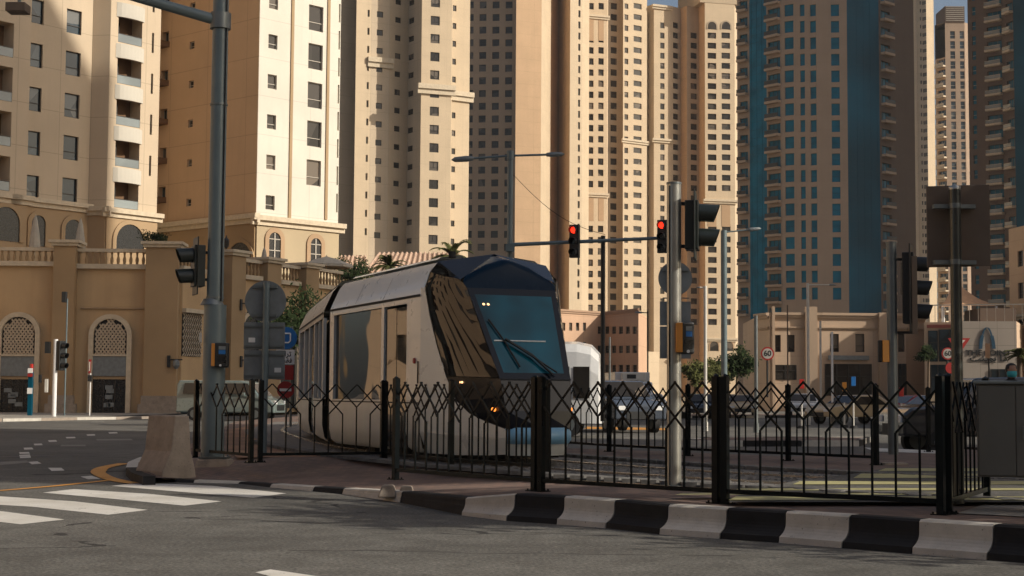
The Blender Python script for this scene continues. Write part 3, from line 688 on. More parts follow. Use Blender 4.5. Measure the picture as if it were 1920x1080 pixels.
MB().tube((pk.x, pk.y, B4.z1 - 1), pk + Vector((0, 0, .4)), .12).build('mast', 'white', sail); a = W(1768, 575, 143)
MB().tube((a.x, a.y, B4.z1 - 1), a, .15).build('mast', 'white', sail); a = W(1868, 574, 144); MB().tube((a.x, a.y, B4.z1 - 1), a, .12).build('mast', 'white', sail)

# --- podium with pillars, balustrade and arched shopfronts
pod = Tower('podium_building', 'sandy ochre podium with arched shopfronts and a balustraded terrace along the far pavement', 'building',
    mkpts0([(-760, 91), (338, 92.6), (392, 96), (640, 109)]), 9.0, wall='podium', back=[W(640, 740, 109).xy + Vector((-6, 14)), W(-760, 740, 91).xy + Vector((-12, 16))])
PP = Plane(pod.P[0], pod.P[1]); PQ = Plane(pod.P[1], pod.P[2]); PRr = Plane(pod.P[2], pod.P[3])
pod.z1 = pxz(PP, 200, 497); pod.finish()
ztop = pxz(PP, 200, 466)
def balus(P, xl, xr, y0, y1):
    ua = P.uz(xl, 480)[0]; ub = P.uz(xr, 480)[0]; z0 = pxz(P, xl, y1); z1 = pxz(P, xl, y0)
    mb = MB()
    for a, b, o in ((z0 - .28, z0, .28), (z1 - .2, z1, .2)): mb.prism([P.at(ua, -.25, a), P.at(ub, -.25, a), P.at(ub, o, a), P.at(ua, o, a)], (0, 0, b - a))
    mb.build('coping', 'trim', pod.root); n = max(3, int((ub - ua) / .36)); m2 = MB()
    for k in range(n):
        u = ua + (ub - ua) * (k + .5) / n; c = P.at(u, 0, z0); m2.lathe([(.07, 0), (.11, (z1 - z0) * .3), (.05, (z1 - z0) * .55), (.08, z1 - z0 - .2)], c, 6)
    m2.build('balustrade', 'podium', pod.root)
balus(PP, -60, 103, 463, 489); balus(PP, 145, 275, 466, 495); balus(PQ, 338, 380, 468, 498); balus(PRr, 447, 488, 484, 514); balus(PRr, 517, 560, 494, 524); balus(PRr, 587, 640, 502, 532)
def pillar(P, xl, xr, yt, plinth=True, o=.7):
    ua = P.uz(xl, 600)[0]; ub = P.uz(xr, 600)[0]; z1 = pxz(P, (xl + xr) / 2, yt); mb = MB()
    mb.prism([P.at(ua, -.8, 0), P.at(ub, -.8, 0), P.at(ub, o, 0), P.at(ua, o, 0)], (0, 0, z1 - .35)); p = mb.build('pillar', 'podium', pod.root)
    c = MB(); c.prism([P.at(ua - .15, -.95, z1 - .35), P.at(ub + .15, -.95, z1 - .35), P.at(ub + .15, o + .15, z1 - .35), P.at(ua - .15, o + .15, z1 - .35)], (0, 0, .18))
    c.prism([P.at(ua - .28, -1.1, z1 - .17), P.at(ub + .28, -1.1, z1 - .17), P.at(ub + .28, o + .28, z1 - .17), P.at(ua - .28, o + .28, z1 - .17)], (0, 0, .17)); c.build('cap', 'trim', p)
    if plinth:
        c = MB(); c.prism([P.at(ua - .1, .3, .1), P.at(ub + .1, .3, .1), P.at(ub + .1, o + .1, .1), P.at(ua - .1, o + .1, .1)], (0, 0, 1.05)); c.prism([P.at(ua - .25, .3, .1), P.at(ub + .25, .3, .1), P.at(ub + .25, o + .25, .1), P.at(ua - .25, o + .25, .1)], (0, 0, .55)); c.build('plinth', 'concrete', p)
pillar(PP, 103, 143, 452); pillar(PP, 275, 336, 455); pillar(PRr, 417, 443, 470); pillar(PRr, 489, 515, 484, o=.5); pillar(PRr, 562, 586, 494, o=.5)
def shop_arch(P, xl, xr, yt, yb, square=False):
    s_, (u0, u1, zb, zs, zt) = arch_on(P, pod.root, xl, xr, yt, yb, 'trim', 'black', name='arched_shopfront', bars=False, fw=.28, proud=.25, o=.004)
    zl = pxz(P, xl, 664); mb = MB(); o = .08; c = (u0 + u1) / 2; r = (u1 - u0) / 2
    top = lambda u: zs + math.sqrt(max(0, r * r - (u - c) ** 2)) - .03
    n = 9
    for k in range(1, n):       # interlaced vertical strands
        pts = []; uc = u0 + (u1 - u0) * k / n; z = zl; j = 0
        while z < top(uc) + .05: pts.append(P.at(uc + (.5 * (u1 - u0) / n if j % 2 else -.5 * (u1 - u0) / n), o, z)); z += .3; j += 1
        if len(pts) > 1: mb.path(pts, .065, 4)
        pts = []; z = zl; j = 0
        while z < top(uc) + .05: pts.append(P.at(uc - (.5 * (u1 - u0) / n if j % 2 else -.5 * (u1 - u0) / n), o + .03, z)); z += .3; j += 1
        if len(pts) > 1: mb.path(pts, .065, 4)
    mb.build('lattice_screen', 'lattice', s_)
    def bx(z0, z1, oo, mat, nm, d=.05): MB().prism([P.at(u0, d, z0), P.at(u1, d, z0), P.at(u1, oo, z0), P.at(u0, oo, z0)], (0, 0, z1 - z0)).build(nm, mat, s_)
    bx(zl - .12, zl, .28, 'trim', 'transom'); bx(pxz(P, xl, 705), zl - .13, .2, 'signback', 'shutter_box'); bx(pxz(P, xl, 711), pxz(P, xl, 705.5), .12, 'base_tan', 'header')
    z1 = pxz(P, xl, 711); mb = MB()
    for k in range(4): u = u0 + (u1 - u0) * k / 3; mb.prism([P.at(u - .04, .06, .15), P.at(u + .04, .06, .15), P.at(u + .04, .1, .15), P.at(u - .04, .1, .15)], (0, 0, z1 - .2))
    mb.build('door_frame', 'frame_dark', s_)
    mb = MB(); rr = random.Random(int(xl))
    for k in range(5):
        u = u0 + .2 + rr.random() * (u1 - u0 - .9); z = .4 + rr.random() * (z1 - 1.0); mb.prism([P.at(u, .105, z), P.at(u + .45, .105, z), P.at(u + .45, .12, z), P.at(u, .12, z)], (0, 0, .25))
    mb.build('poster', 'signback', s_)
shop_arch(PP, 3, 66, 594, 773); shop_arch(PP, 175, 238, 598, 775)
# curved recess with lattice panel right of the big pillar
P = PQ; s_ = MB(); u0, u1 = P.uz(340, 640)[0], P.uz(376, 640)[0]
s_.prism([P.at(u0, .01, pxz(P, 350, 668)), P.at(u1, .01, pxz(P, 350, 668)), P.at(u1, .05, pxz(P, 350, 668)), P.at(u0, .05, pxz(P, 350, 668))], (0, 0, pxz(P, 350, 588) - pxz(P, 350, 668))); s_ = s_.build('lattice_opening', 'black', pod.root)
mb = MB(); za, zb = pxz(P, 350, 668), pxz(P, 350, 588)
for k in range(9): mb.path([P.at(u0 + (u1 - u0) * (k + .5 + (.4 if j % 2 else -.4)) / 9, .08, za + (zb - za) * j / 14) for j in range(15)], .04, 4)
mb.build('lattice_screen', 'lattice', s_)
MB().prism([P.at(u0, .01, zb + .05), P.at(u1 + .3, .01, zb + .05), P.at(u1 + .3, .3, zb + .05), P.at(u0, .3, zb + .05)], (0, 0, .25)).build('hood_mould', 'trim', pod.root)
MB().prism([P.at(u0, .01, .1), P.at(u1 + .6, .01, .1), P.at(u1 + .6, .06, .1), P.at(u0, .06, .1)], (0, 0, pxz(P, 350, 713) - .1)).build('shopfront', 'win_blue', pod.root)
P = PRr; u0, u1 = P.uz(449, 640)[0], P.uz(486, 640)[0]
arch_on(P, pod.root, 452, 484, 590, 770, 'trim', 'black', name='arched_shopfront', bars=False, fw=.25, proud=.2, o=.004); arch_on(P, pod.root, 522, 552, 600, 765, 'trim', 'black', name='arched_shopfront', bars=False, fw=.25, proud=.2, o=.004)
MB().path([PP.at(PP.uz(152, 578)[0], .1, pxz(PP, 152, 578)), PP.at(PP.uz(274, 579)[0], .1, pxz(PP, 274, 579))], .05, 6).build('conduit', 'base_tan', pod.root)

# --- clay tiled pavilion roof and closed umbrellas on the podium terrace
tr = thing('pavilion', 'pavilion with pinkish clay tiled roof behind the tram roof', 'building', W(640, 600, 150))
def tiled(xl, xr, yt, yb, xtl, xtr, Y, dY):
    a, b = W(xl, yb, Y), W(xr, yb, Y); c, d = W(xtr, yt, Y + dY), W(xtl, yt, Y + dY); mb = MB(); mb.quad(a, b, c, d); mb.quad(a + Vector((0, 0, -.25)), b + Vector((0, 0, -.25)), b, a)
    n = int((b - a).length / .55)
    for k in range(n + 1):
        t = k / n; mb.tube(a.lerp(b, t) + Vector((0, 0, .05)), d.lerp(c, t) + Vector((0, 0, .05)), .13, .13, 6)
    mb.build('roof', 'tile_roof', tr); w_ = MB(); w_.box(a.x + .4, b.x - .4, Y + .5, Y + dY * 2, 0, a.z - .05); w_.build('wall', 'cream', tr)
tiled(684, 868, 475, 512, 712, 856, 152, 5); tiled(618, 690, 481, 510, 640, 684, 150, 4)
def umbrella(px, ytop, ybot, Y, open_=False, lab=''):
    b = W(px, ybot, Y); t = W(px, ytop, Y); u = thing('parasol', lab, 'parasol', (b.x, b.y, pod.z1), group='terrace parasols'); L = t.z - pod.z1
    MB().tube((b.x, b.y, pod.z1), (b.x, b.y, t.z + .1), .04, n=8).build('pole', 'trim', u); mb = MB(); c = (b.x, b.y, t.z)
    if open_:
        mb.lathe([(.05, 0), (.9, -.22), (1.9, -.62), (1.9, -.8)], c, 8, smooth=False)
    else: mb.lathe([(.05, 0), (.14, -.3), (.3, -1.3), (.36, -2.0), (.2, -2.1)], c, 9, smooth=False)
    mb.build('canopy', 'umb', u)
umbrella(65, 405, 470, 97, lab='closed canvas parasol by the leftmost arches of the terrace'); umbrella(150, 412, 470, 98, lab='closed canvas parasol beside the second terrace arch')
umbrella(495, 465, 500, 107, lab='closed canvas parasol in front of the white tower arched window'); umbrella(612, 481, 505, 110, True, 'open white parasol on the terrace above the tram')
def wall_lamp(P, x, y, lab):
    u, z = P.uz(x, y); l_ = thing('lantern', lab, 'lamp', P.at(u, 0, z)); c = P.at(u, 0, z); MB().lathe([(.05, 0), (.16, .12), (.2, .5), (.05, .72), (.02, .85)], c, 8, smooth=False).build('lantern_body', 'frame_dark', l_); MB().tube(c + Vector((0, 0, -.3)), c, .04).build('stem', 'frame_dark', l_)
wall_lamp(PRr, 424, 466, 'small black lantern on the podium pillar beside the mast arm pole')

# ================================================================== ground
ZI = .28
mb = MB(); mb.box(-900, 900, -60, 1500, -1.2, -.02); struct(mb, 'ground', 'sand')
def sheet(pts, z): return [Vector((p[0], p[1], z)) for p in pts]
mb = MB(); mb.add(sheet([(-70, -25), (60, -25), (60, 150), (30, 150), (-12, 98), (-17.5, 86), (-30, 75), (-70, 60)], 0), [tuple(range(8))]); struct(mb, 'road', 'asphalt')
mb = MB(); mb.add(sheet([(-62, 150), (90, 150), (90, 185), (-62, 185)], .004), [(0, 1, 2, 3)]); struct(mb, 'cross_road', 'asphalt')
# far pavement along the podium, with alternating kerb stones
fk = [G(-160, 787, .12), G(0, 785.5, .12), G(140, 783, .12), G(282, 781, .12), G(345, 778, .12), G(420, 773, .12), G(520, 768, .12), G(640, 764, .12)]
fk = [Vector((p.x, p.y)) for p in fk]
mb = MB(); bk = [pod.P[0], pod.P[1], pod.P[2], pod.P[3]]
mb.add([(p.x, p.y, .12) for p in fk] + [(p.x, p.y, .12) for p in bk[::-1]], [tuple(range(len(fk) + 4))]); struct(mb, 'pavement', 'slabs')
def stones(path, zt, L, name, h0=0.0, w_=.16, first=0):
    mb = MB(); k = first
    for a, b in zip(path[:-1], path[1:]):
        d = (b - a); n = max(1, round(d.length / L)); d /= n; nn = Vector((d.y, -d.x)).normalized()
        for i in range(n):
            p, q = a + d * i, a + d * (i + 1) * 1 - d.normalized() * .012
            mb.prism([(p.x, p.y, h0), (q.x, q.y, h0), (q.x + nn.x * w_, q.y + nn.y * w_, h0), (p.x + nn.x * w_, p.y + nn.y * w_, h0)], (0, 0, zt - h0), k % 2); k += 1
    return struct(mb, name, ['kerb_w', 'concrete'])
stones(fk, .135, 2.6, 'far_kerb')

# near island: kerb path is traced in pixels at its own height
KT = [(330, 898, .05), (365, 900, .04), (450, 903, .03), (510, 907, .05), (590, 912, .066), (646, 915, .08), (755, 921, .138), (875, 932, .20), (968, 925, .285), (1060, 930, .285), (1155, 937, .28), (1255, 946, .28), (1365, 952.5, .28), (1475, 958.5, .28), (1595, 965.5, .285), (1725, 974, .285), (1865, 983, .285), (2020, 993, .285), (2200, 1004, .285)]
KP = [(G(x, y, z).xy, z) for x, y, z in KT]
# keep the road side smooth
def kerb_slice(p, z, nn, foot):
    pr = [(-.17, z), (-.012, z), (.012, z - .018), (.016, z * .60), (.022, z * .5), (.03 + .01 * foot, z * .40), (.04 + .03 * foot, z * .31), (.05 + .06 * foot, z * .235), (.055 + .08 * foot, z * .20), (.06 + .085 * foot, -.01)] if foot > 0 else [(-.17, z), (-.01, z), (.005, z - .01), (.012, z * .8), (.015, z * .6), (.02, z * .5), (.022, z * .4), (.026, z * .25), (.03, z * .15), (.035, -.01)]
    return [Vector((p.x + nn.x * a, p.y + nn.y * a, b)) for a, b in pr]
mb = MB(); nrm = []
for i in range(len(KP)):
    a = KP[max(0, i - 1)][0]; b = KP[min(len(KP) - 1, i + 1)][0]; d = (b - a).normalized(); nrm.append(Vector((d.y, -d.x)))
for i in range(len(KP) - 1):
    (p0, z0), (p1, z1) = KP[i], KP[i + 1]; col = [0, 0, 1, 0, 1, 0, 1, 0, 1, 0, 1, 0, 1, 0, 1, 0, 1, 0][i] if i > 0 else 1
    f0 = 0 if i < 7 else (0 if i == 7 else 1); f1 = 0 if i < 7 else 1
    S = 6; sl_ = []
    for j in range(S + 1):
        t = j / S * (1 - .012 / max(.3, (p1 - p0).length)); sl_.append(kerb_slice(p0.lerp(p1, t), z0 + (z1 - z0) * t, nrm[i].lerp(nrm[i + 1], t).normalized(), f0 + (f1 - f0) * t if i != 7 else max(.001, t)))
    vs = [v for s_ in sl_ for v in s_]; K = len(sl_[0])
    mb.add(vs, [(j * K + k, j * K + k + 1, (j + 1) * K + k + 1, (j + 1) * K + k) for j in range(S) for k in range(K - 1)], col, False)
    mb.add(sl_[0], [tuple(range(K))[::-1]], col); mb.add(sl_[-1], [tuple(range(K))], col)
struct(mb, 'island_kerb', ['kerb_w', 'kerb_k'])
# round nose of the island at the left
NP = [G(x, y, .13).xy for x, y in ((268, 893), (247, 886), (236, 876), (240, 866), (262, 857), (310, 850))]
mb = MB()
for i in range(len(NP) - 1):
    a, b = NP[i], NP[i + 1]; d = (b - a).normalized(); nn = Vector((-d.y, d.x)); b = b - d * .015
    if (nn.dot(G(330, 870, .13).xy - a)) > 0: nn = -nn
    mb.prism([(a.x, a.y, -.01), (b.x, b.y, -.01), (b.x - nn.x * .18, b.y - nn.y * .18, -.01), (a.x - nn.x * .18, a.y - nn.y * .18, -.01)], (0, 0, .14), 1 if i in (0, 1) else 0)
struct(mb, 'nose_kerb', ['kerb_w', 'kerb_k'])
# island surface
inner = [(p - n * .165, z - .004) for (p, z), n in zip(KP, nrm)]
mid = []
for (p, z), n in zip(KP, nrm): mid.append((p - n * 1.5, ZI if z > .19 else max(.12, z + (ZI - .05 - z) * .6)))
mb = MB(); n = len(inner)
vs = [Vector((p.x, p.y, z)) for p, z in inner] + [Vector((p.x, p.y, z)) for p, z in mid] + [Vector((p.x - q.x * 1.2, p.y - q.y * 1.2, ZI - .003)) for (p, z), q in zip(mid, nrm)]
mb.add(vs, [(i, i + 1, n + i + 1, n + i) for i in range(n - 1)] + [(n + i, n + i + 1, 2 * n + i + 1, 2 * n + i) for i in range(n - 1)]); 
# far field of the island (one flat sheet) out to the rear fence line
last = vs[2 * n:]
bl = [G(x, y, ZI) for x, y in ((2300, 800), (1900, 838), (1745, 846), (1478, 856), (1142, 842), (900, 838), (700, 815), (640, 795), (560, 780), (440, 790), (400, 812), (345, 838))]
mb.add(last + bl, [tuple(range(len(last) + len(bl)))])
mb.add([vs[0], vs[n], vs[2 * n], bl[-1], Vector((NP[5].x, NP[5].y, .125)), Vector((NP[4].x, NP[4].y, .125)), Vector((NP[3].x, NP[3].y, .125)), Vector((NP[2].x, NP[2].y, .125)), Vector((NP[1].x, NP[1].y, .125)), Vector((NP[0].x, NP[0].y, .12))], [tuple(range(10))[::-1]])
struct(mb, 'island_paving', 'pavers')
M['orange_pave'] = m_pavers('orange brown block paving', (.34, .17, .085), (.26, .13, .07), (.12, .07, .045))
mb = MB(); mb.add([G(x, y, ZI + .001) for x, y in ((425, 806), (500, 793), (600, 800), (640, 840), (600, 856), (445, 858), (425, 840))], [tuple(range(7))[::-1]]); struct(mb, 'orange_paving', 'orange_pave')
# track bed, gravel strips and rails
TR_C = [Vector(p) for p in ((-7.0, 58), (-6.4, 50), (-5.6, 43), (-3.6, 34), (-1.9, 28.6), (-.1, 24.6), (2.3, 20.9), (5.6, 17.6), (10, 14.6), (16, 12.3), (26, 10.5))]
def smooth_path(P, k=8):
    out = []
    for i in range(len(P) - 1):
        p0 = P[max(0, i - 1)]; p1 = P[i]; p2 = P[i + 1]; p3 = P[min(len(P) - 1, i + 2)]
        for j in range(k):
            t = j / k; out.append(.5 * ((2 * p1) + (-p0 + p2) * t + (2 * p0 - 5 * p1 + 4 * p2 - p3) * t * t + (-p0 + 3 * p1 - 3 * p2 + p3) * t ** 3))
    return out + [P[-1]]
TS = smooth_path(TR_C)
def offs(P, o):
    r_ = []
    for i in range(len(P)):
        d = (P[min(i + 1, len(P) - 1)] - P[max(0, i - 1)]).normalized(); r_.append(P[i] + Vector((d.y, -d.x)) * o)
    return r_
def ribbon(P, o0, o1, z, name, mat, z1=None, kind='structure'):
    A, B = offs(P, o0), offs(P, o1); mb = MB(); n = len(A)
    mb.add([(p.x, p.y, z) for p in A] + [(p.x, p.y, z) for p in B], [(i, n + i, n + i + 1, i + 1) for i in range(n - 1)])
    if z1 is not None:
        mb = MB()
        for i in range(n - 1): mb.prism([(A[i].x, A[i].y, z), (A[i + 1].x, A[i + 1].y, z), (B[i + 1].x, B[i + 1].y, z), (B[i].x, B[i].y, z)], (0, 0, z1 - z))
    return tag(mb.build(name, mat), kind=kind)
ribbon(TS, -1.75, 1.75, ZI + .004, 'track_bed', 'track_conc')
M['rail'] = simple('worn rail steel', (.40, .38, .35), .25, .9, .2, 2)
for o in (-.72, .72): ribbon(TS, o - .04, o + .04, ZI, 'rail', 'rail', ZI + .03)
def scallop(P, o, side, name):
    A = offs(P, o); mb = MB(); L = 0
    for a, b in zip(A[:-1], A[1:]):
        d = b - a; k = max(1, round(d.length / .3)); dd = d / k; nn = Vector((dd.y, -dd.x)).normalized() * side
        for j in range(k):
            p = a + dd * (j + .08); q = a + dd * (j + .92); m = (p + q) / 2
            mb.prism([(p.x, p.y, ZI + .006), (q.x, q.y, ZI + .006), (q.x + nn.x * .22, q.y + nn.y * .22, ZI + .006), (m.x + nn.x * .34, m.y + nn.y * .34, ZI + .006), (p.x + nn.x * .22, p.y + nn.y * .22, ZI + .006)], (0, 0, .05))
    struct(mb, name, 'ballast')
scallop(TS[24:], -1.80, -1, 'track_edging'); scallop(TS[24:], 1.80, 1, 'track_edging')
mb = MB(); rr = random.Random(3)
for i in range(30, 78):
    for o in [x * .09 for x in range(-14, 15)]:
        if abs(abs(o) - .72) < .1: continue
        for _ in range(2):
            t = rr.random(); a, b = TS[i], TS[min(i + 1, len(TS) - 1)]; d = (b - a).normalized(); p = a.lerp(b, t) + Vector((d.y, -d.x)) * (o + rr.uniform(-.04, .04)); s_ = rr.uniform(.02, .045)
            mb.add([(p.x - s_, p.y - s_ * .6, ZI + .004), (p.x + s_, p.y - s_ * .7, ZI + .004), (p.x + s_ * .3, p.y + s_, ZI + .004), (p.x, p.y, ZI + .004 + s_ * .9)], [(0, 1, 3), (1, 2, 3), (2, 0, 3)])
tag(mb.build('track_gravel', 'ballast'), kind='stuff')
# painted stripes
def poly_px(pts, z, name, mat):
    mb = MB(); mb.add([G(x, y, z) for x, y in pts], [tuple(range(len(pts)))[::-1]]); return struct(mb, name, mat)
for pts in ([(209, 911), (258, 905), (400, 911), (537, 925), (475, 933), (350, 923)], [(80, 923.5), (138.5, 917), (280, 926), (415.5, 940), (346, 948), (210, 935)], [(-60, 925), (0, 930.5), (140, 940), (277, 956), (203, 965), (60, 950), (-90, 941)][:7], [(-60, 955), (0, 958), (121, 974), (39, 983), (-90, 968)], [(478.5, 1073), (507, 1067.5), (650, 1088), (900, 1130), (860, 1150), (620, 1110)]):
    poly_px(pts, .004, 'crossing_stripe', 'mark_white')
for pts in ([(90, 877), (115, 877), (121, 882), (97, 883)], [(53, 866), (70, 865), (78, 869), (60, 870.5)], [(36, 853), (56, 852), (58, 858), (38, 859)], [(36, 848), (54, 847.5), (56, 850.5), (37, 851)], [(44, 839.5), (60, 839), (63, 842.5), (46, 843)], [(63, 832), (78, 831.5), (80, 834.5), (65, 835)], [(90, 825.5), (105, 825), (107, 828), (92, 828.5)], [(123, 819.5), (140, 819), (142, 821.5), (125, 822)], [(162, 814.5), (177, 814), (179, 816.5), (164, 817)], [(203, 810.5), (219, 810), (221, 812.5), (205, 813)], [(151, 893.5), (172, 892), (189, 897.5), (165, 898.5)]):
    poly_px(pts, .004, 'road_marking', 'mark_white')
for pts in ([(0, 866), (50, 863.5), (55, 867), (0, 872)], [(115, 834), (160, 833.5), (161, 836.5), (113, 837)], [(180, 823), (245, 822.5), (250, 825.5), (182, 826)], [(172, 790), (195, 789.5), (197, 791.5), (170, 792)]):
    poly_px(pts, .004, 'road_marking', 'mark_faint')
def line_px(pts, w_, z, name, mat):
    P = [G(x, y, z).xy for x, y in pts]; P = smooth_path(P, 5); A, B = offs(P, -w_ / 2), offs(P, w_ / 2); n = len(A); mb = MB()
    mb.add([(p.x, p.y, z) for p in A] + [(p.x, p.y, z) for p in B], [(i, n + i, n + i + 1, i + 1) for i in range(n - 1)]); return struct(mb, name, mat)
line_px([(-60, 923), (0, 919.5), (90, 912), (160, 905), (215, 899)], .13, .008, 'edge_line', 'mark_orange')
line_px([(256, 906), (228, 902), (203, 896), (188, 889), (184, 883), (196, 876), (233, 868.5)], .24, .012, 'edge_line', 'mark_orange')
poly_px([(176, 883), (190, 877), (203, 878), (197, 886), (206, 896), (186, 895), (174, 889)], .016, 'edge_line', 'mark_orange')
line_px([(-40, 858), (120, 853), (245, 850)], .12, .008, 'edge_line', 'mark_faint')
for (xl, xr, y, hh) in ((1660, 2050, 880.5, 5), (1614, 2050, 892, 8), (1500, 2050, 905, 6), (1388, 2050, 917, 4), (1280, 1770, 926, 3.5), (1380, 2050, 934, 7)):
    poly_px([(xl, y - hh / 2), (xr, y - hh / 2), (xr, y + hh / 2), (xl - 14, y + hh / 2)], ZI + .05, 'yellow_stripe', 'mark_yellow')
mb = MB(); mb.add([G(x, y, ZI + .044) for x, y in ((1395, 921), (1500, 900), (1620, 886), (1662, 877), (2060, 872), (2060, 941), (1366, 941))], [tuple(range(7))[::-1]]); struct(mb, 'crossing_asphalt', 'asphalt')
mb = MB(); mb.add([G(x, y, ZI + .01) for x, y in ((1795, 962), (1850, 944), (2050, 944), (2050, 975))], [(3, 2, 1, 0)]); struct(mb, 'pale_paving', 'slabs')
mb = MB(); a = G(1890, 955, ZI)
# mid ground kerbed islands and lane paint beyond the rear fence
def kerb_island(x0, x1, y0, y1, name='traffic_island', L=1.6, z=.16):
    pts = [G(x0, y1, z).xy, G(x1, y1, z).xy, G(x1 + 20, y0, z).xy, G(x0 + 40, y0, z).xy]; mb = MB(); mb.add([(p.x, p.y, z - .01) for p in pts], [(0, 1, 2, 3)], 2); k = 0
    for a, b in zip(pts, pts[1:] + pts[:1]):
        d = b - a; n = max(1, round(d.length / L)); d /= n; nn = Vector((-d.y, d.x)).normalized() * .15
        for i in range(n):
            p, q = a + d * i, a + d * (i + 1) - d.normalized() * .02
            mb.prism([(p.x, p.y, 0), (q.x, q.y, 0), (q.x + nn.x, q.y + nn.y, 0), (p.x + nn.x, p.y + nn.y, 0)], (0, 0, z), k % 2); k += 1
    return struct(mb, name, ['kerb_w', 'kerb_k', 'pavers'])
kerb_island(1282, 1612, 819, 826); kerb_island(1688, 1860, 789, 793); kerb_island(1080, 1500, 776, 779, L=3); kerb_island(1150, 1420, 760, 762, L=5)
poly_px([(1100, 800), (1270, 803), (1268, 807), (1096, 804)], .008, 'road_marking', 'mark_orange')
poly_px([(1620, 839), (1760, 845), (1800, 852), (1640, 846)], ZI + .008, 'stop_line', 'mark_white')

# ================================================================== fences
SPC = .229
def zig(L, h=1.2, rail=.13):
    """infill of one panel: bars and the interlaced zigzag top, centred between two posts a distance L apart"""
    n = max(2, round(L / SPC - .7)); x0 = (L - (n - 1) * SPC) / 2 - .02; mb = MB(); bars = MB(); r = .011; yv = .36; ya = 2 * SPC * 1.0
    bx = [x0 + i * SPC for i in range(n)]; lo, hi = .045, L - .045
    for i, x in enumerate(bx):
        top = h - .36 if i % 3 == 0 else h - .47
        bars.tube((x, 0, rail), (x, 0, top), r * 1.15, n=4)
    def seg(xa, za, xb, zb, y):
        if xa > xb: xa, za, xb, zb = xb, zb, xa, za
        if xb < lo or xa > hi: return
        if xa < lo: za += (zb - za) * (lo - xa) / (xb - xa); xa = lo
        if xb > hi: zb = za + (zb - za) * (hi - xa) / (xb - xa); xb = hi
        mb.tube((xa, y, za), (xb, y, zb), r * 1.15, n=4)
    for k in range(-1, n // 3 + 2):
        xa = x0 + 3 * k * SPC; xb = xa + 1.5 * SPC
        if lo < xa < hi or True:
            seg(xa, h, xa + 2 * SPC, h - .47, -.012); seg(xa, h, xa - 2 * SPC, h - .47, .012)
            seg(xb, h, xb + 1.5 * SPC, h - .36, -.012); seg(xb, h, xb - 1.5 * SPC, h - .36, .012)
    return mb, bars
def fence_panel(A, B, label, group, hpost=1.25, posts=(1, 1), z=ZI, zb=None):
    A = Vector(A[:2]); B = Vector(B[:2]); L = (B - A).length; ang = math.atan2((B - A).y, (B - A).x)
    t = thing('fence_panel', label, 'fence', (A.x, A.y, z), ang, group); t['category'] = 'fence'
    top, bars = zig(L)
    top.build('zigzag_top', 'fence', t, local=True); bars.build('bars', 'fence', t, local=True)
    MB().box(.04, L - .04, -.022, .022, .10, .145).build('bottom_rail', 'fence', t, local=True)
    for k, x in enumerate((0.0, L)):
        if posts[k]:
            p = MB(); p.box(x - .034, x + .034, -.034, .034, 0, hpost); p.lathe([(.034, 0), (.034, .012), (.0, .03)], (x, 0, hpost), 4); p = p.build('post', 'fence', t, local=True, bevel=.004)
            b = MB(); b.box(x - .075, x + .075, -.075, .075, 0, .012)
            for sx in (-.055, .055):
                for sy in (-.055, .055): b.tube((x + sx, sy, .012), (x + sx, sy, .03), .01, n=6)
            b.build('base_plate', 'fence', p, local=True)
    return t
g = 'black zigzag topped fence panels along the tram track'
Q = lambda x, y, z=ZI: G(x, y, z).xy
def between(a, b, gap=.045):
    d = (b - a).normalized(); return a + d * gap, b - d * gap
near = [Q(737, 899), Q(1008, 921.5), Q(1351, 944), Q(1775, 966)]
for i, lb in enumerate(('nearest fence row, its leftmost panel, standing in front of the tram', 'nearest fence row, middle panel, in front of the tall steel signal pole', 'nearest fence row, rightmost panel, in front of the yellow road stripes')):
    a, b = between(near[i], near[i + 1], .05); fence_panel(a, b, 'black steel ' + lb, g)
fence_panel(near[3] + Vector((.06, .14)), Q(1851, 939), 'black steel fence panel turning back from the near corner behind the grey cabinet', g)
m = [Q(484, 867), Q(720, 864), Q(847, 878), Q(1027, 892), Q(1240, 905)]
fence_panel(*between(m[0], m[1], .03), 'black steel fence panel in front of the rear half of the tram', g)
fence_panel(*between(m[1], m[2], .03), 'short black steel fence panel before the tram door, second row', g, posts=(1, 1))
fence_panel(*between(m[2], m[3], .03), 'black steel fence panel below the tram windscreen, second row', g, posts=(0, 1))
fence_panel(Q(366, 858), Q(470, 868) , 'black steel fence panel between the concrete barrier and the round sign back', g)
r_ = [Q(1142, 847), Q(1290, 855), Q(1478, 864), Q(1643, 872)]
fence_panel(r_[0], r_[1], 'black steel fence panel in the rear row, to the left of the tall steel pole', g); fence_panel(r_[1], r_[2], 'black steel fence panel in the rear row just right of the tall steel pole', g, posts=(0, 1)); fence_panel(r_[2], r_[3], 'black steel fence panel in the rear row, left of the signal pole with orange box', g, posts=(0, 1))
fence_panel(Q(1741, 848), Q(1870, 856), 'black steel fence panel in the rear row behind the brown sign back', g)
fence_panel(Q(945, 832), r_[0], 'black steel fence panel in the rear row hidden partly by the tram front', g, posts=(1, 0))
# concrete foot where the first near panel ends
c = G(742, 917, .15); t = MB(); t.box(c.x - .22, c.x + .02, c.y - .12, c.y + .18, .05, .2, taper=.05); t.box(c.x + .03, c.x + .24, c.y - .1, c.y + .14, .05, .19, taper=.04); tag(t.build('concrete_block', 'concrete', bevel=.02), 'small broken concrete lump at the foot of the near fence', 'concrete block')

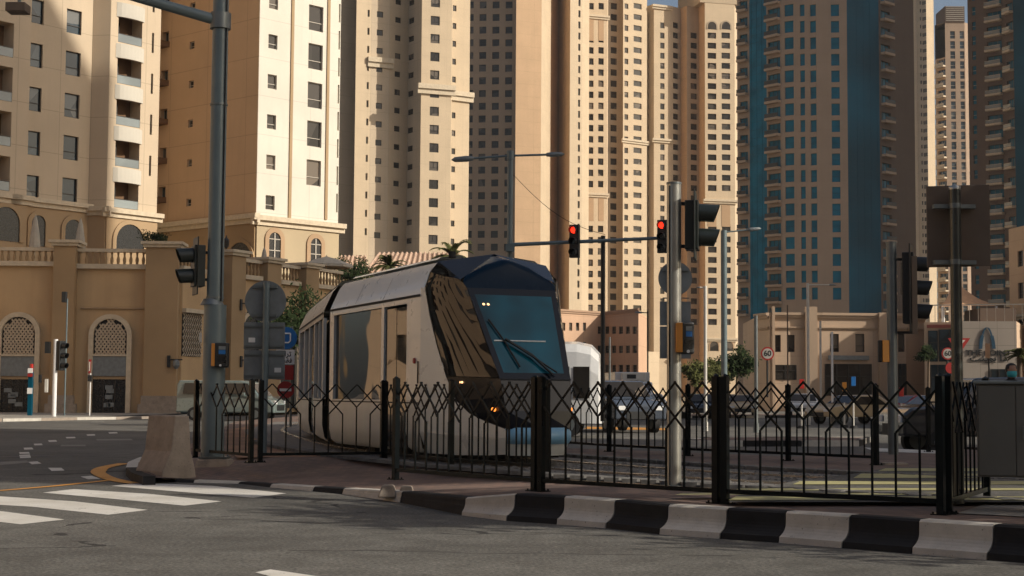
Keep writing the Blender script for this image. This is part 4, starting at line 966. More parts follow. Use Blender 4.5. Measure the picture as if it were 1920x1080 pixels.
# ================================================================== tram
TO = Vector((-.477, 24.89)); HH = Vector((.385, -math.sqrt(1 - .385 ** 2))); NN = Vector((-HH.y, HH.x)); HW = 1.17; ZR = ZI - .06
tram = thing('tram', 'silver and brown tram with sharp dark blue nose coming round the bend', 'tram', (TO.x, TO.y, 0))
def TW(u, v, z, O=TO, h=HH, n=NN): q = O + h * u + n * v; return Vector((q.x, q.y, z))
class Car:
    def __init__(s, O, h): s.O, s.h = O, h; s.n = Vector((-h.y, h.x))
    def w(s, u, v, z): return TW(u, v, z, s.O, s.h, s.n)
F1 = Car(TO, HH)
def both(fn):
    for sg in (1, -1): fn(sg)
prof = [(-1.02, .42), (-1.12, .50), (-HW, .75), (-HW, 1.24)]                      # lower side
profu = [(-HW, 2.78), (-HW, 2.90), (-1.13, 3.0), (-1.0, 3.28), (-.90, 3.40)]       # upper side
def shell(mb, car, u0, u1, pr, mi=0, smooth=True, sgn=1, uu=None):
    n = len(pr)
    for a in range(1):
        vs = [car.w(u0, v * sgn, z) for v, z in pr] + [car.w(u1, v * sgn, z) for v, z in pr]
        fs = [(i, i + 1, n + i + 1, n + i) for i in range(n - 1)]; mb.add(vs, fs if sgn > 0 else [f[::-1] for f in fs], mi, smooth)
def module(car, u0, u1, wins, doors, joints=True, nm=''):
    """body shell with a window band between solid pillars; wins/doors are u-ranges"""
    lo = MB(); up = MB()
    for sg in (1, -1):
        segs = []; u = u0
        for d0, d1 in sorted(doors): segs.append((u, d0)); u = d1
        segs.append((u, u1))
        for a, b in segs:
            if b - a > .02: shell(lo, car, a, b, prof, sgn=sg)
        shell(up, car, u0, u1, profu, sgn=sg)
        band = sorted([(a, b) for a, b in wins] + [(a, b) for a, b in doors]); u = u0
        for a, b in band + [(u1, u1)]:
            if a - u > .01:
                pil = MB(); shell(pil, car, u, a, [(-HW, 1.24), (-HW, 2.78)], sgn=sg)
                for e in (u, a):
                    vs = [car.w(e, -HW * sg, 1.24), car.w(e, -(HW - .06) * sg, 1.24), car.w(e, -(HW - .06) * sg, 2.78), car.w(e, -HW * sg, 2.78)]; pil.add(vs, [(0, 1, 2, 3)])
                pil.build('pillar', 'tramsil', tram)
            u = b
    lo.build('lower_body', 'tramlow', tram); up.build('upper_body', 'tramsil', tram);
    for sg in (1, -1):
        for a, b in wins:
            MB().add([car.w(a, -(HW - .05) * sg, 1.24), car.w(b, -(HW - .05) * sg, 1.24), car.w(b, -(HW - .05) * sg, 2.78), car.w(a, -(HW - .05) * sg, 2.78)], [(0, 1, 2, 3)]).build('side_window', 'tramglass', tram)
        for a, b in doors:
            d = MB(); mdl = (a + b) / 2
            for x0, x1 in ((a + .02, mdl - .015), (mdl + .015, b - .02)):
                pr = [(-(HW - .08), .48), (-(HW - .03), .75), (-(HW - .03), 2.74)]; shell(d, car, x0, x1, pr, sgn=sg, smooth=False)
            d = d.build('door', 'tramglass', tram)
            k = MB(); k.add([car.w(mdl - .015, -(HW - .05) * sg, .5), car.w(mdl + .015, -(HW - .05) * sg, .5), car.w(mdl + .015, -(HW - .04) * sg, 2.74), car.w(mdl - .015, -(HW - .04) * sg, 2.74)], [(0, 1, 2, 3)]); k.build('door_seal', 'rubber', d)
    tr_ = MB()
    for sg in (1, -1):
        for za, zb, o in ((2.86, 2.90, .012), (1.19, 1.21, .006)):
            tr_.add([car.w(u0, -(HW + o) * sg, za), car.w(u1, -(HW + o) * sg, za), car.w(u1, -(HW + o) * sg, zb), car.w(u0, -(HW + o) * sg, zb)], [(0, 1, 2, 3)])
        u = u0 + 1.6
        while u < u1 - .6:
            tr_.add([car.w(u, -(HW + .005) * sg, 2.92), car.w(u + .012, -(HW + .005) * sg, 2.92), car.w(u + .012, -1.008 * sg, 3.28), car.w(u, -1.008 * sg, 3.28)], [(0, 1, 2, 3)]); u += 1.6
    tr_.build('trim_line', 'rubber', tram)
    rf = MB(); rf.add([car.w(u0, -.90, 3.40), car.w(u1, -.90, 3.40), car.w(u1, -.55, 3.36), car.w(u1, .55, 3.36), car.w(u1, .90, 3.40), car.w(u0, .90, 3.40), car.w(u0, .55, 3.36), car.w(u0, -.55, 3.36)], [(0, 1, 2, 7), (7, 2, 3, 6), (6, 3, 4, 5)]); rf = rf.build('roof', 'roofgrey', tram)
    # roof fairings: long thin louvres on stubs and equipment boxes
    q = MB()
    for sg in (1, -1): shell(q, car, u0 + .35, u1 - .1, [(-.86, 3.46), (-.80, 3.50), (-.45, 3.54), (-.42, 3.50)], sgn=sg)
    q.build('roof_fairing', 'tramsil', rf)
    q = MB(); L = u1 - u0
    for fa, fb in ((.12, .40), (.5, .82)):
        T = Matrix(((car.h.x, car.n.x, 0, car.O.x), (car.h.y, car.n.y, 0, car.O.y), (0, 0, 1, 0), (0, 0, 0, 1))); q.box(u0 + L * fa, u0 + L * fb, -.4, .4, 3.37, 3.49, 0, T)
    q.build('equipment_box', 'signback', rf)
    ud = MB(); T = Matrix(((car.h.x, car.n.x, 0, car.O.x), (car.h.y, car.n.y, 0, car.O.y), (0, 0, 1, 0), (0, 0, 0, 1)))
    ud.box(u0 + .05, u1 - .1, -.98, .98, .46, 1.0, 0, T); ud.build('underframe', 'rubber', tram)
    fl = MB(); fl.box(u0 + .02, u1 - .02, -1.05, 1.05, 1.02, 1.1, 0, T)
    for uu in range(int((u1 - u0) / .9)):
        for vv in (-.75, .75): fl.box(u0 + .5 + uu * .9, u0 + .95 + uu * .9, vv - .4 * 0 - .2, vv + .2, 1.1, 1.75, 0, T)
    fl.build('interior', 'blackplastic', tram)
    return T
T1m = module(F1, -4.75, .35, [(-4.5, -1.64)], [(-1.50, -.32)])
# wheels under the front module
for cu in (-3.4, -1.7):
    for sg in (-1, 1):
        q = MB(); c = F1.w(cu, sg * .72, ZR + .30); q.tube(c - Vector((NN.x, NN.y, 0)) * .06, c + Vector((NN.x, NN.y, 0)) * .06, .3, n=20); q.build('wheel', 'rubber', tram)
# nose. near-side points (v<0); mirrored for the far side
E = [(.30, -1.03, .42), (.35, -HW, .75), (.35, -HW, 1.24)]
def TV(u): return -(1.17 - .349 * (u - .35))
def nose(sg):
    V = lambda u, v, z: F1.w(u, v * sg, z)
    def poly(mb, *p, smooth=False): mb.add([V(*x) for x in p], [tuple(range(len(p)))] if sg > 0 else [tuple(range(len(p)))[::-1]], 0, smooth)
    # silver arch sweeping forward and down into the chin; everything lies on the tapering flank
    A = [(.44, -.92, 3.41), (.44, -1.06, 3.24), (.44, -1.14, 3.0), (.55, -1.10, 2.58), (.72, TV(.72), 2.11), (.94, TV(.94), 1.62), (1.18, TV(1.18), 1.24), (1.48, TV(1.48), 1.05), (1.82, TV(1.82), .94), (2.27, TV(2.27), .83)]
    eo = [(.35, -.90, 3.40), (.35, -1.0, 3.28), (.35, -HW, 2.99), (.35, -HW, 2.58), (.35, -HW, 2.1), (.35, -HW, 1.62), (.35, -HW, 1.24)]
    o = MB()
    for k in range(6): poly(o, eo[k], eo[k + 1], A[k + 1], A[k])
    low = [(.35, -HW, .75), (1.18, TV(1.18), .72), (1.48, TV(1.48), .72), (1.82, TV(1.82), .71), (2.30, TV(2.30), .70)]
    bot = [(.30, -1.03, .42), (1.18, -.80, .42), (1.48, -.70, .43), (1.82, -.58, .44), (2.25, -.42, .47)]
    up = [(.35, -HW, 1.24), A[6], A[7], A[8], A[9]]
    for k in range(4): poly(o, up[k], low[k], low[k + 1], up[k + 1]); poly(o, low[k], bot[k], bot[k + 1], low[k + 1], smooth=True)
    o.build('nose_frame', 'tramsil', tram)
    g1 = MB(); B = [(.86, -.90, 3.30), (1.09, -.79, 3.09), (1.21, -.735, 2.96), (1.44, -.70, 2.62), (1.76, -.65, 2.15), (2.16, -.57, 1.585)]
    A2 = [(a, b + .012, c) for a, b, c in A[:6]]
    KA = 8; gv = []
    for k in range(1, 6):
        for i in range(KA + 1): t_ = i / KA; p_ = Vector(A2[k]).lerp(Vector(B[k]), t_); gv.append(V(p_.x, p_.y - .05 * math.sin(math.pi * t_), p_.z))
    fs = [(j * (KA + 1) + i, j * (KA + 1) + i + 1, (j + 1) * (KA + 1) + i + 1, (j + 1) * (KA + 1) + i) for j in range(4) for i in range(KA)]; g1.add(gv, fs if sg < 0 else [f_[::-1] for f_ in fs], 0, True)
    g1.build('side_glass', 'tramglass', tram)
    g2 = MB(); poly(g2, (.445, -.92, 3.415), (.445, -1.05, 3.24), (1.09, -.79, 3.09)); poly(g2, (.445, -.92, 3.415), (1.09, -.79, 3.09), (.50, 0, 3.56)); g2.build('roof_facet', 'tramglass', tram)
    k = MB(); D = [(.94, TV(.94) + .012, 1.61), (1.18, TV(1.18) + .012, 1.24), (1.48, TV(1.48) + .012, 1.05), (1.82, TV(1.82) + .012, .94), (2.27, TV(2.27) + .012, .835)]
    poly(k, D[0], D[1], (2.17, -.565, 1.57)); poly(k, D[1], D[2], (2.24, -.55, 1.3), (2.17, -.565, 1.57)); poly(k, D[2], D[3], (2.30, -.52, 1.1), (2.24, -.55, 1.3)); poly(k, D[3], D[4], (2.32, -.49, .84), (2.30, -.52, 1.1)); k.build('lower_corner', 'nosedark', tram)
    # lamps
    l = MB(); c = Vector(V(2.06, -.62, 1.12)); l.disk(c, (HH.x * .5 - NN.x * sg * .86, HH.y * .5 - NN.y * sg * .86, 0), .03, 12, thick=.05); l.build('headlight', 'lamp_am', tram); l = MB(); c = Vector(V(1.30, TV(1.30) - .004, 1.52))
    for e in (-.04, .03): l.disk(c + Vector((HH.x, HH.y, 0)) * e, (-NN.x * sg, -NN.y * sg, 0), .016, 8, thick=.02)
    l.build('side_repeater', 'led', tram)
    # mirror camera arm stub
both(nose)
mb = MB()
def Vn(u, v, z): return F1.w(u, v, z)
# cap (visor) above the windscreen: dark blue facets meeting at the peak line
mb.add([Vn(1.22, -.735, 2.96), Vn(1.22, .735, 2.96), Vn(1.09, .79, 3.09), Vn(1.09, .42, 3.30), Vn(1.08, 0, 3.43), Vn(1.09, -.42, 3.30), Vn(1.09, -.79, 3.09), Vn(.50, 0, 3.56)], [(0, 1, 2, 3, 4, 5, 6), (6, 5, 7), (5, 4, 7), (4, 3, 7), (3, 2, 7)], 0)
cap_ = mb.build('nose_cap', 'tramblue', tram, bevel=.11); cap_.modifiers['bevel'].segments = 6
for p_ in cap_.data.polygons: p_.use_smooth = True
mb = MB(); mb.add([Vn(.445, -.92, 3.415), Vn(.50, 0, 3.56), Vn(.445, .92, 3.415), Vn(.34, .9, 3.405), Vn(.34, -.9, 3.405)], [(0, 1, 2, 3, 4)]); mb.build('cap_top', 'tramblue', cap_)
# windscreen with dark frame
ws = MB(); fr = MB()
A_, B_, C_, D_ = Vn(1.22, -.735, 2.96), Vn(2.17, -.57, 1.57), Vn(2.17, .57, 1.57), Vn(1.22, .735, 2.96)
nrm_ = (B_ - A_).cross(D_ - A_).normalized()
ins = lambda a, b, c_, t: a + (b - a) * t + (c_ - a) * t
inn = [A_.lerp(C_, .075), B_.lerp(D_, .065), C_.lerp(A_, .065), D_.lerp(B_, .075)]
fr.add([A_, B_, C_, D_] + inn, [(0, 1, 5, 4), (1, 2, 6, 5), (2, 3, 7, 6), (3, 0, 4, 7)]); fr.build('windscreen_frame', 'nosedark', tram)
M['windscreen'] = glass('blue tinted windscreen', (.010, .10, .14), .03, .1, .35, .7, .8)
M['windscreen'] = glass('blue tinted windscreen', (.003, .072, .105), .03, .1, .55, .4, .9)
ws.add([p - nrm_ * 0 for p in inn], [(0, 1, 2, 3)]); ws = ws.build('windscreen', 'windscreen', tram)
# dashboard line and lit number behind glass sit just proud of it
def on_ws(s_, t): return inn[0].lerp(inn[3], s_).lerp(inn[1].lerp(inn[2], s_), t)
out = nrm_ if nrm_.dot(CP - A_) > 0 else -nrm_
def strip(pts, w_, mat, name, parent=ws, o=.02):
    q = MB(); q.path([p + out * o for p in pts], w_, 6); return q.build(name, mat, parent)
strip([on_ws(.03, .60), on_ws(.80, .60)], .012, 'white', 'sunblind_bar', o=.004)
q = MB()
for a in (.07, .13): q.disk(on_ws(a, .13) + out * .006, out, .022, 8)
q.build('route_led', 'led', ws)
wp = strip([on_ws(.78, 1.04), on_ws(.52, .80), on_ws(.18, .60)], .022, 'blackplastic', 'wiper', o=.05)
strip([on_ws(.86, 1.02), on_ws(.20, .62)], .014, 'blackplastic', 'wiper_arm', wp, .06); strip([on_ws(.05, .34), on_ws(.17, .62), on_ws(.28, .94)], .014, 'rubber', 'wiper_blade', wp, .03)
# lower front: dark panel, chin and pale blue lamp band
q = MB(); q.add([Vn(2.17, -.565, 1.57), Vn(2.30, -.52, 1.1), Vn(2.34, 0, 1.1), Vn(2.30, .52, 1.1), Vn(2.17, .565, 1.57), Vn(2.32, -.49, .84), Vn(2.44, 0, .84), Vn(2.32, .49, .84)], [(0, 1, 2, 3, 4), (1, 5, 6, 2), (2, 6, 7, 3)]); q.build('front_panel', 'nosedark', tram)
q = MB(); q.add([Vn(2.175, -.57, 1.573), Vn(2.19, -.57, 1.555), Vn(2.19, .57, 1.555), Vn(2.175, .57, 1.573)], [(0, 1, 2, 3)]); q.build('panel_gap', 'rubber', tram)
q = MB(); pts = [(2.28, -.52), (2.40, -.42), (2.48, -.22), (2.50, 0), (2.48, .22), (2.40, .42), (2.28, .52)]
vs = [Vn(u - .07, v * .98, .86) for u, v in pts] + [Vn(u + .02, v, .80) for u, v in pts] + [Vn(u + .03, v, .68) for u, v in pts] + [Vn(u - .04, v * .97, .62) for u, v in pts]; n = 7
q.add(vs, [(j * n + i, j * n + i + 1, (j + 1) * n + i + 1, (j + 1) * n + i) for j in range(3) for i in range(n - 1)], 0, True); q.build('lamp_band', 'bumper', tram)
q = MB(); vs = [Vn(u - .05, v * .97, .62) for u, v in pts] + [Vn(u - .12, v * .9, .45) for u, v in pts]; q.add(vs, [(i, i + 1, n + i + 1, n + i) for i in range(n - 1)], 0, True); q.build('chin', 'tramlow', tram)
q = MB(); q.box(.2, 1.9, -.5, .5, .40, .9, 0, T1m); q.build('coupler_housing', 'rubber', tram)
# marker lamp and handle on the flank
q = MB(); c = F1.w(.1, -(HW + .01), 1.86); q.disk(c, -Vector((NN.x, NN.y, 0)), .045, 12, thick=.03); q.build('side_marker', 'red', tram)
q = MB(); q.tube(F1.w(.30, -HW - .02, 1.5), F1.w(.30, -HW - .02, 1.85), .012); q.build('grab_rail', 'rubber', tram)
q = MB(); q.tube(F1.w(.2, -.6, 3.5), F1.w(.2, -.6, 3.60), .06, n=8); q.build('roof_horn', 'rubber', tram)
# articulation and following modules
def bell(c1, u1, c2, u2):
    q = MB(); K = 8; pr = [(-1.05, .5), (-1.08, 2.9), (-.9, 3.25), (.9, 3.25), (1.08, 2.9), (1.05, .5)]; rows_ = []
    for k in range(K + 1):
        t = k / K; s_ = 1.0 if k % 2 else .93; rows_.append([c1.w(u1, v * s_, z).lerp(c2.w(u2, v * s_, z), t) for v, z in pr])
    m_ = len(pr); q.add([p for r in rows_ for p in r], [(j * m_ + i, j * m_ + i + 1, (j + 1) * m_ + i + 1, (j + 1) * m_ + i) for j in range(K) for i in range(m_ - 1)]); q.build('bellows', 'bellows', tram)
h2 = Vector((.19, -math.sqrt(1 - .19 ** 2))); j1 = TO + HH * -4.98; F2 = Car(j1 - h2 * .25 , h2)
module(F2, -8.6, -.05, [(-8.2, -6.3), (-6.1, -4.5), (-2.6, -1.4), (-1.3, -.35)], [(-4.3, -2.8)])
bell(F1, -4.75, F2, -.05)
h3 = Vector((.03, -1)).normalized(); j2 = F2.O + h2 * -8.8; F3 = Car(j2 - h3 * .25, h3); module(F3, -5, -.05, [(-4.6, -2.6), (-2.4, -.5)], []); bell(F2, -8.6, F3, -.05)
q = MB(); q.add([F3.w(-5, v, z) for v, z in ((-HW, .5), (-HW, 2.9), (-.9, 3.38), (.9, 3.38), (HW, 2.9), (HW, .5))], [(0, 1, 2, 3, 4, 5)]); q.build('end_wall', 'tramglass', tram)

# ================================================================== poles, signals and signs
def pole(mb, px0, px1, yt, yb, Y, mi=0, n=20, taper=1.0):
    """vertical tube seen between px0 and px1 at depth Y, from pixel yb up to yt"""
    xm = (px0 + px1) / 2; b = W(xm, yb, Y); t = W(xm, yt, Y); r = (px1 - px0) / 2 / F * Y; mb.tube((b.x, b.y, b.z), (b.x, b.y, t.z), r, r * taper, n, mi); return b, t, r
def visor(mb, c, d, r=.105, L=.2, mi=0):
    """open hood on a lens at c, pointing along d"""
    d = Vector(d).normalized(); up = Vector((0, 0, 1)); s_ = d.cross(up).normalized(); n = 18; a0, a1_ = math.radians(-50), math.radians(230); vs = []
    for rr_, off in ((r, 0), (r * .97, L)):
        for k in range(n + 1):
            a = a0 + (a1_ - a0) * k / n; lift = .0 if off == 0 else -.18 * L; vs.append(c + d * (off * (1 - .35 * (1 - math.sin(a)) / 2 * (off > 0))) + (s_ * math.cos(a) + up * math.sin(a)) * rr_ + up * lift * .3)
    m_ = n + 1; fs = [(k, k + 1, m_ + k + 1, m_ + k) for k in range(n)]; vi = [c + (v - c) * 1 for v in vs]
    mb.add(vs, fs, mi, True)
    vs2 = [c + d * ((v - c).dot(d)) + ((v - c) - d * (v - c).dot(d)) * .94 for v in vs]; mb.add(vs2, [f[::-1] for f in fs], mi, True)
    mb.add(vs + vs2, [(k, m_ + k, 3 * m_ + k, 2 * m_ + k) for k in (0, n)] + [(m_ + k, m_ + k + 1, 3 * m_ + k + 1, 3 * m_ + k) for k in range(n)], mi)
def signal(parent, c, d, n=3, lit=(), s=1.0, back=False, mat='visor', pitch=.30, plate=None, name='signal_head'):
    """traffic light head centred at c facing d, n lenses stacked"""
    c = Vector(c); d = Vector(d).normalized(); sd_ = Vector((-d.y, d.x, 0)); T = Matrix(((sd_.x, d.x, 0, c.x), (sd_.y, d.y, 0, c.y), (0, 0, 1, c.z), (0, 0, 0, 1))); hh = n * pitch * s / 2
    b = MB(); b.box(-.15 * s, .15 * s, -.16 * s, 0, -hh, hh, 0, T)
    if plate: b.box(-plate * s, plate * s, -.055 * s, -.035 * s, -hh - .12 * s, hh + .12 * s, 0, T)
    o = b.build(name, mat, parent, bevel=.01 * s)
    for k in range(n):
        lc = c + Vector((0, 0, hh - pitch * s * (k + .5))); m_ = MB(); m_.disk(lc + d * .012, d, .10 * s, 20, thick=.02); m_.build('lens', 'lamp_red' if k in lit else 'lamp_off', o)
        v = MB(); visor(v, lc + d * .005, d, .115 * s, .24 * s); v.build('visor', mat, o)
    return o
def pushbox(parent, x0, x1, xo, y0, y1, Y, face=1, box='blackplastic'):
    """crossing request box: black front turned to the right, orange flank"""
    a = W(x0, y1, Y); b = W(x1, y0, Y); w_ = b.x - a.x; h_ = b.z - a.z; ox = W(xo, y1, Y).x - a.x; t = MB()
    if face > 0:
        t.prism([(a.x + ox, Y - .11, a.z), (b.x, Y - .06, a.z), (b.x, Y + .08, a.z), (a.x + ox, Y + .08, a.z)], (0, 0, h_)); o = t.build('request_box', box, parent, bevel=.025)
        MB().prism([(a.x, Y - .07, a.z + .02), (a.x + ox + .012, Y - .118, a.z + .02), (a.x + ox + .012, Y + .07, a.z + .02), (a.x, Y + .05, a.z + .02)], (0, 0, h_ - .03)).build('orange_flank', 'orange', o, bevel=.006)
        d = Vector((b.x - a.x - ox, .05, 0)); p0 = Vector((a.x + ox, Y - .118, a.z)); q = lambda u0, u1, v0, v1, m_, nm, e=.0: MB().prism([p0 + d * u0 + Vector((0, e, h_ * v0)), p0 + d * u1 + Vector((0, e, h_ * v0)), p0 + d * u1 + Vector((0, .02, h_ * v0)), p0 + d * u0 + Vector((0, .02, h_ * v0))], (0, 0, h_ * (v1 - v0))).build(nm, m_, o)
        q(.34, .82, .72, .86, 'signback', 'notice'); q(.34, .82, .54, .70, 'blue', 'notice'); q(.25, .9, .18, .45, 'black', 'button_panel')
        MB().tube(p0 + d * .5 + Vector((0, 0, h_ * .08)), p0 + d * .5 + Vector((0, -.03, h_ * .08)), .018, n=8).build('button', 'white', o)
    else:
        t.prism([(a.x, Y - .03, a.z), (a.x + ox, Y - .07, a.z), (a.x + ox, Y + .08, a.z), (a.x, Y + .06, a.z)], (0, 0, h_)); o = t.build('request_box', box, parent, bevel=.015)
        MB().prism([(a.x + ox, Y - .08, a.z), (b.x, Y - .05, a.z), (b.x, Y + .05, a.z), (a.x + ox, Y + .06, a.z)], (0, 0, h_)).build('orange_flank', 'orange', o, bevel=.006)
    return o
# --- left mast arm pole
Y0 = 25.0; b0 = W(399, 868, Y0); t = thing('mast_arm_pole', 'thick blue grey mast arm pole with control box sleeve, beside the concrete barrier', 'signal pole', (b0.x, b0.y, .15))
mb = MB(); pole(mb, 377, 419, 572, 856, Y0, n=24); mb.build('pole_sleeve', 'greypaint', t)
q = MB(); c = W(398, 572, Y0); q.tube((c.x, Y0, c.z), (c.x, Y0, c.z + .1), .195, .14, 24); q.build('sleeve_cap', 'galv', t)
pt = W(414, -170, Y0); pb = W(403, 565, Y0); q = MB(); q.tube((pb.x, Y0, pb.z), (pb.x + .0, Y0, pt.z), .135, .125, 24); q.build('mast', 'greypaint', t)
q = MB(); q.tube((pb.x + .115, Y0 - .09, pb.z), (pb.x + .115, Y0 - .09, pt.z), .012, n=6); q.build('cable', 'rubber', t)
for y in (198, 560):
    z = W(410, y, Y0).z; q = MB(); q.tube((pb.x, Y0, z), (pb.x, Y0, z + .03), .145, n=24); q.build('band_clamp', 'galv', t)
jz = W(413, 40, Y0).z; q = MB(); q.tube((pb.x, Y0, jz - .13), (pb.x, Y0, jz + .13), .17, n=24)
for sx in (-1, 1): q.tube((pb.x + sx * .12, Y0 - .05, jz - .15), (pb.x + sx * .12, Y0 - .05, jz + .15), .025, n=8)
q.build('arm_collar', 'galv', t)
A1 = Vector((pb.x, Y0, jz)); A2_ = W(268, -2, Y0 - .4); dd = (A2_ - A1); q = MB(); q.tube(A1, A1 + dd * 3.6, .09, .06, 20); q.build('mast_arm', 'greypaint', t)
hp = A1 + dd * 2.58; c = W(36, -62, hp.y); signal(t, (c.x, c.y - .0, c.z), (-.75, -.66, 0), 3, s=1.0, pitch=.32, mat='blackplastic'); hz = W(40, 27, hp.y).z
q = MB(); cc = W(36, 14, hp.y); q.box(cc.x - .17, cc.x + .14, cc.y - .16, cc.y + .14, cc.z - .09, cc.z + .05); q.build('camera_housing', 'brownback', t, bevel=.01)
q = MB(); q.tube((cc.x, cc.y, cc.z), (cc.x, cc.y, (A1 + dd * 2.6).z), .03); q.build('drop_bracket', 'greypaint', t)
c = W(377, 499, Y0); sgn_ = signal(t, (W(361, 499, Y0).x, Y0, c.z), (-.93, -.37, 0), 2, s=1.12, pitch=.30, plate=.19)
q = MB(); q.box(W(386, 0, Y0).x - .0, pb.x - .05, Y0 - .03, Y0 + .03, c.z + .2, c.z + .24); q.box(W(380, 0, Y0).x, pb.x - .05, Y0 - .03, Y0 + .03, c.z - .24, c.z - .2); q.build('bracket', 'blackplastic', t)
pushbox(t, 397, 429, 403, 643, 689, Y0 - .17)
q = MB(); c = W(379, 635, Y0); q.prism([(c.x - .02, Y0 - .155, c.z - .06), (c.x + .03, Y0 - .18, c.z - .06), (c.x + .03, Y0 - .17, c.z - .06), (c.x - .02, Y0 - .145, c.z - .06)], (0, 0, .15)); q.build('sticker', 'offwhite', t)
c = W(401, 875, Y0); q = MB(); q.box(c.x - .27, c.x + .30, Y0 - .28, Y0 + .3, .1, W(401, 860, Y0).z, 0, taper=.04); q.build('footing', 'concrete', t, bevel=.02)
q = MB(); z = W(401, 859, Y0).z; q.box(c.x - .21, c.x + .23, Y0 - .22, Y0 + .2, z, z + .03)
for sx in (-.17, .19):
    for sy in (-.18, .16): q.tube((c.x + sx, Y0 + sy, z + .03), (c.x + sx, Y0 + sy, z + .1), .015, n=6)
q.build('flange', 'galv', t)
# --- concrete barrier
c0 = Vector((-5.14, 23.3)); ax = Vector((-.60, .80)); ay = Vector((.86, .51)); t = MB()
pr = [(-.31, 0), (-.30, .12), (-.17, .42), (-.12, .96), (.10, .96), (.14, .42), (.22, .12), (.23, 0)]
def bp(a, u, z): q_ = c0 + ax * u + ay * (a + .22); return (q_.x, q_.y, z + .03)
L_ = .98; n = 8; vs = [bp(a, 0, z) for a, z in pr] + [bp(a, L_, z) for a, z in pr]; t.add(vs, [tuple(range(n)), tuple(range(n, 2 * n))[::-1]] + [(i, n + i, n + (i + 1) % n, (i + 1) % n) for i in range(n)])
tag(t.build('concrete_barrier', 'concrete', bevel=.02), 'weathered precast concrete barrier block at the corner of the island', 'barrier')
# --- round sign back on galvanised post with two plates below
Y1 = 26.5; bz = W(492, 855, Y1); t = thing('road_sign', 'back of a round grey sign above two rectangular plates, left of the tram', 'sign', (bz.x, bz.y, .2))
q = MB(); pole(q, 488, 500, 530, 862, Y1, n=14); q.build('post', 'greypaint', t)
c = W(498, 565, Y1 + .08); q = MB(); q.disk(c, (0, 1, 0), 39 / F * Y1, 40, thick=.012); d_ = q.build('round_plate', 'signback', t)
for y in (537, 591): q = MB(); z = W(498, y, Y1).z; q.box(c.x - .22, c.x + .20, Y1 + .03, Y1 + .07, z - .025, z + .02); q.build('clamp_bar', 'galv', d_)
for y0, y1, lb in ((605, 655, 1), (657, 711, 2)):
    a = W(457, y1, Y1 + .1); b = W(535, y0, Y1 + .1); q = MB(); q.box(a.x, b.x, Y1 + .07, Y1 + .085, a.z, b.z); p_ = q.build('back_plate', 'signback', t, bevel=.004); 
    for f_ in (.12, .85): q = MB(); z = a.z + (b.z - a.z) * f_; q.box(a.x + .02, b.x - .02, Y1 + .045, Y1 + .068, z - .015, z + .015); q.build('stiffener', 'galv', p_)
    q = MB(); fx = .12 if lb == 1 else .75; q.box(a.x + (b.x - a.x) * fx, a.x + (b.x - a.x) * (fx + .16), Y1 + .06, Y1 + .069, a.z + .12, a.z + .2); q.build('label_sticker', 'white', p_)
# --- blue tram sign, white plate, red plate
Y2 = 42.0; bz = W(545, 800, Y2); t = thing('tram_stop_sign', 'round blue sign over a white Arabic plate and a red plate, left of the tram', 'sign', (bz.x, bz.y, .1))
q = MB(); pole(q, 542, 547, 612, 800, Y2, n=10); q.build('post', 'galv', t)
c = W(536, 634, Y2 - .06); q = MB(); q.disk(c, (0, -1, 0), 21 / F * Y2, 32, thick=.02); d_ = q.build('blue_disc', 'blue', t); T = Matrix(((1, 0, 0, c.x), (0, 0, -1, c.y - .012), (0, 1, 0, c.z), (0, 0, 0, 1)))
q = MB(); s_ = .125; pts = [T @ Vector(p) for p in ((-s_ * .6, -s_, .008), (-s_, -s_ * .6, .008), (-s_, s_, .008), (s_, s_, .008), (s_, -s_ * .6, .008), (s_ * .6, -s_, .008), (-s_ * .6, -s_, .008))]; q.path(pts, .02, 6); q.build('tram_symbol', 'white', d_)
def plate(x0, x1, y0, y1, mat, nm, par=t, Y=Y2):
    a = W(x0, y1, Y); b = W(x1, y0, Y); q = MB(); q.box(a.x, b.x, Y - .06, Y - .04, a.z, b.z); return q.build(nm, mat, par), Matrix(((1, 0, 0, (a.x + b.x) / 2), (0, 0, -1, Y - .062), (0, 1, 0, (a.z + b.z) / 2), (0, 0, 0, 1))), b.x - a.x, b.z - a.z
p_, T, w_, h_ = plate(518, 553, 656, 683, 'white', 'white_plate')
text_mesh('lettering', '\uFEE1\uFE8D\uFEAE\uFE97', .20, 'blackplastic', p_, T @ Matrix.Translation((.02, .08, 0)), .002, bold=.004); text_mesh('lettering', '\uFEC2\uFED8\uFED3', .18, 'blackplastic', p_, T @ Matrix.Translation((.03, -.1, 0)), .002, bold=.004)
p_, T, w_, h_ = plate(519, 551, 685, 712, 'red', 'red_plate'); q = MB(); q.disk(T @ Vector((-.09, .05, .004)), (0, -1, 0), .085, 20, thick=.006); o = q.build('white_ring', 'white', p_); q = MB(); q.disk(T @ Vector((-.09, .05, .009)), (0, -1, 0), .045, 16, thick=.006); q.build('red_centre', 'red', o)
# --- no entry sign
Y3 = 40.0; bz = W(536, 800, Y3); t = thing('no_entry_sign', 'red no entry sign with white bar on a short post behind the fence', 'sign', (bz.x, bz.y, .1)); q = MB(); pole(q, 534, 538, 732, 800, Y3 + .05, n=10); q.build('post', 'galv', t)
c = W(535.5, 731, Y3 - .02); q = MB(); q.disk(c, (0, -1, 0), 16 / F * Y3, 28, thick=.02); d_ = q.build('red_disc', 'red', t); q = MB(); q.box(c.x - .15, c.x + .15, c.y - .03, c.y - .011, c.z - .035, c.z + .035); q.build('white_bar', 'white', d_)
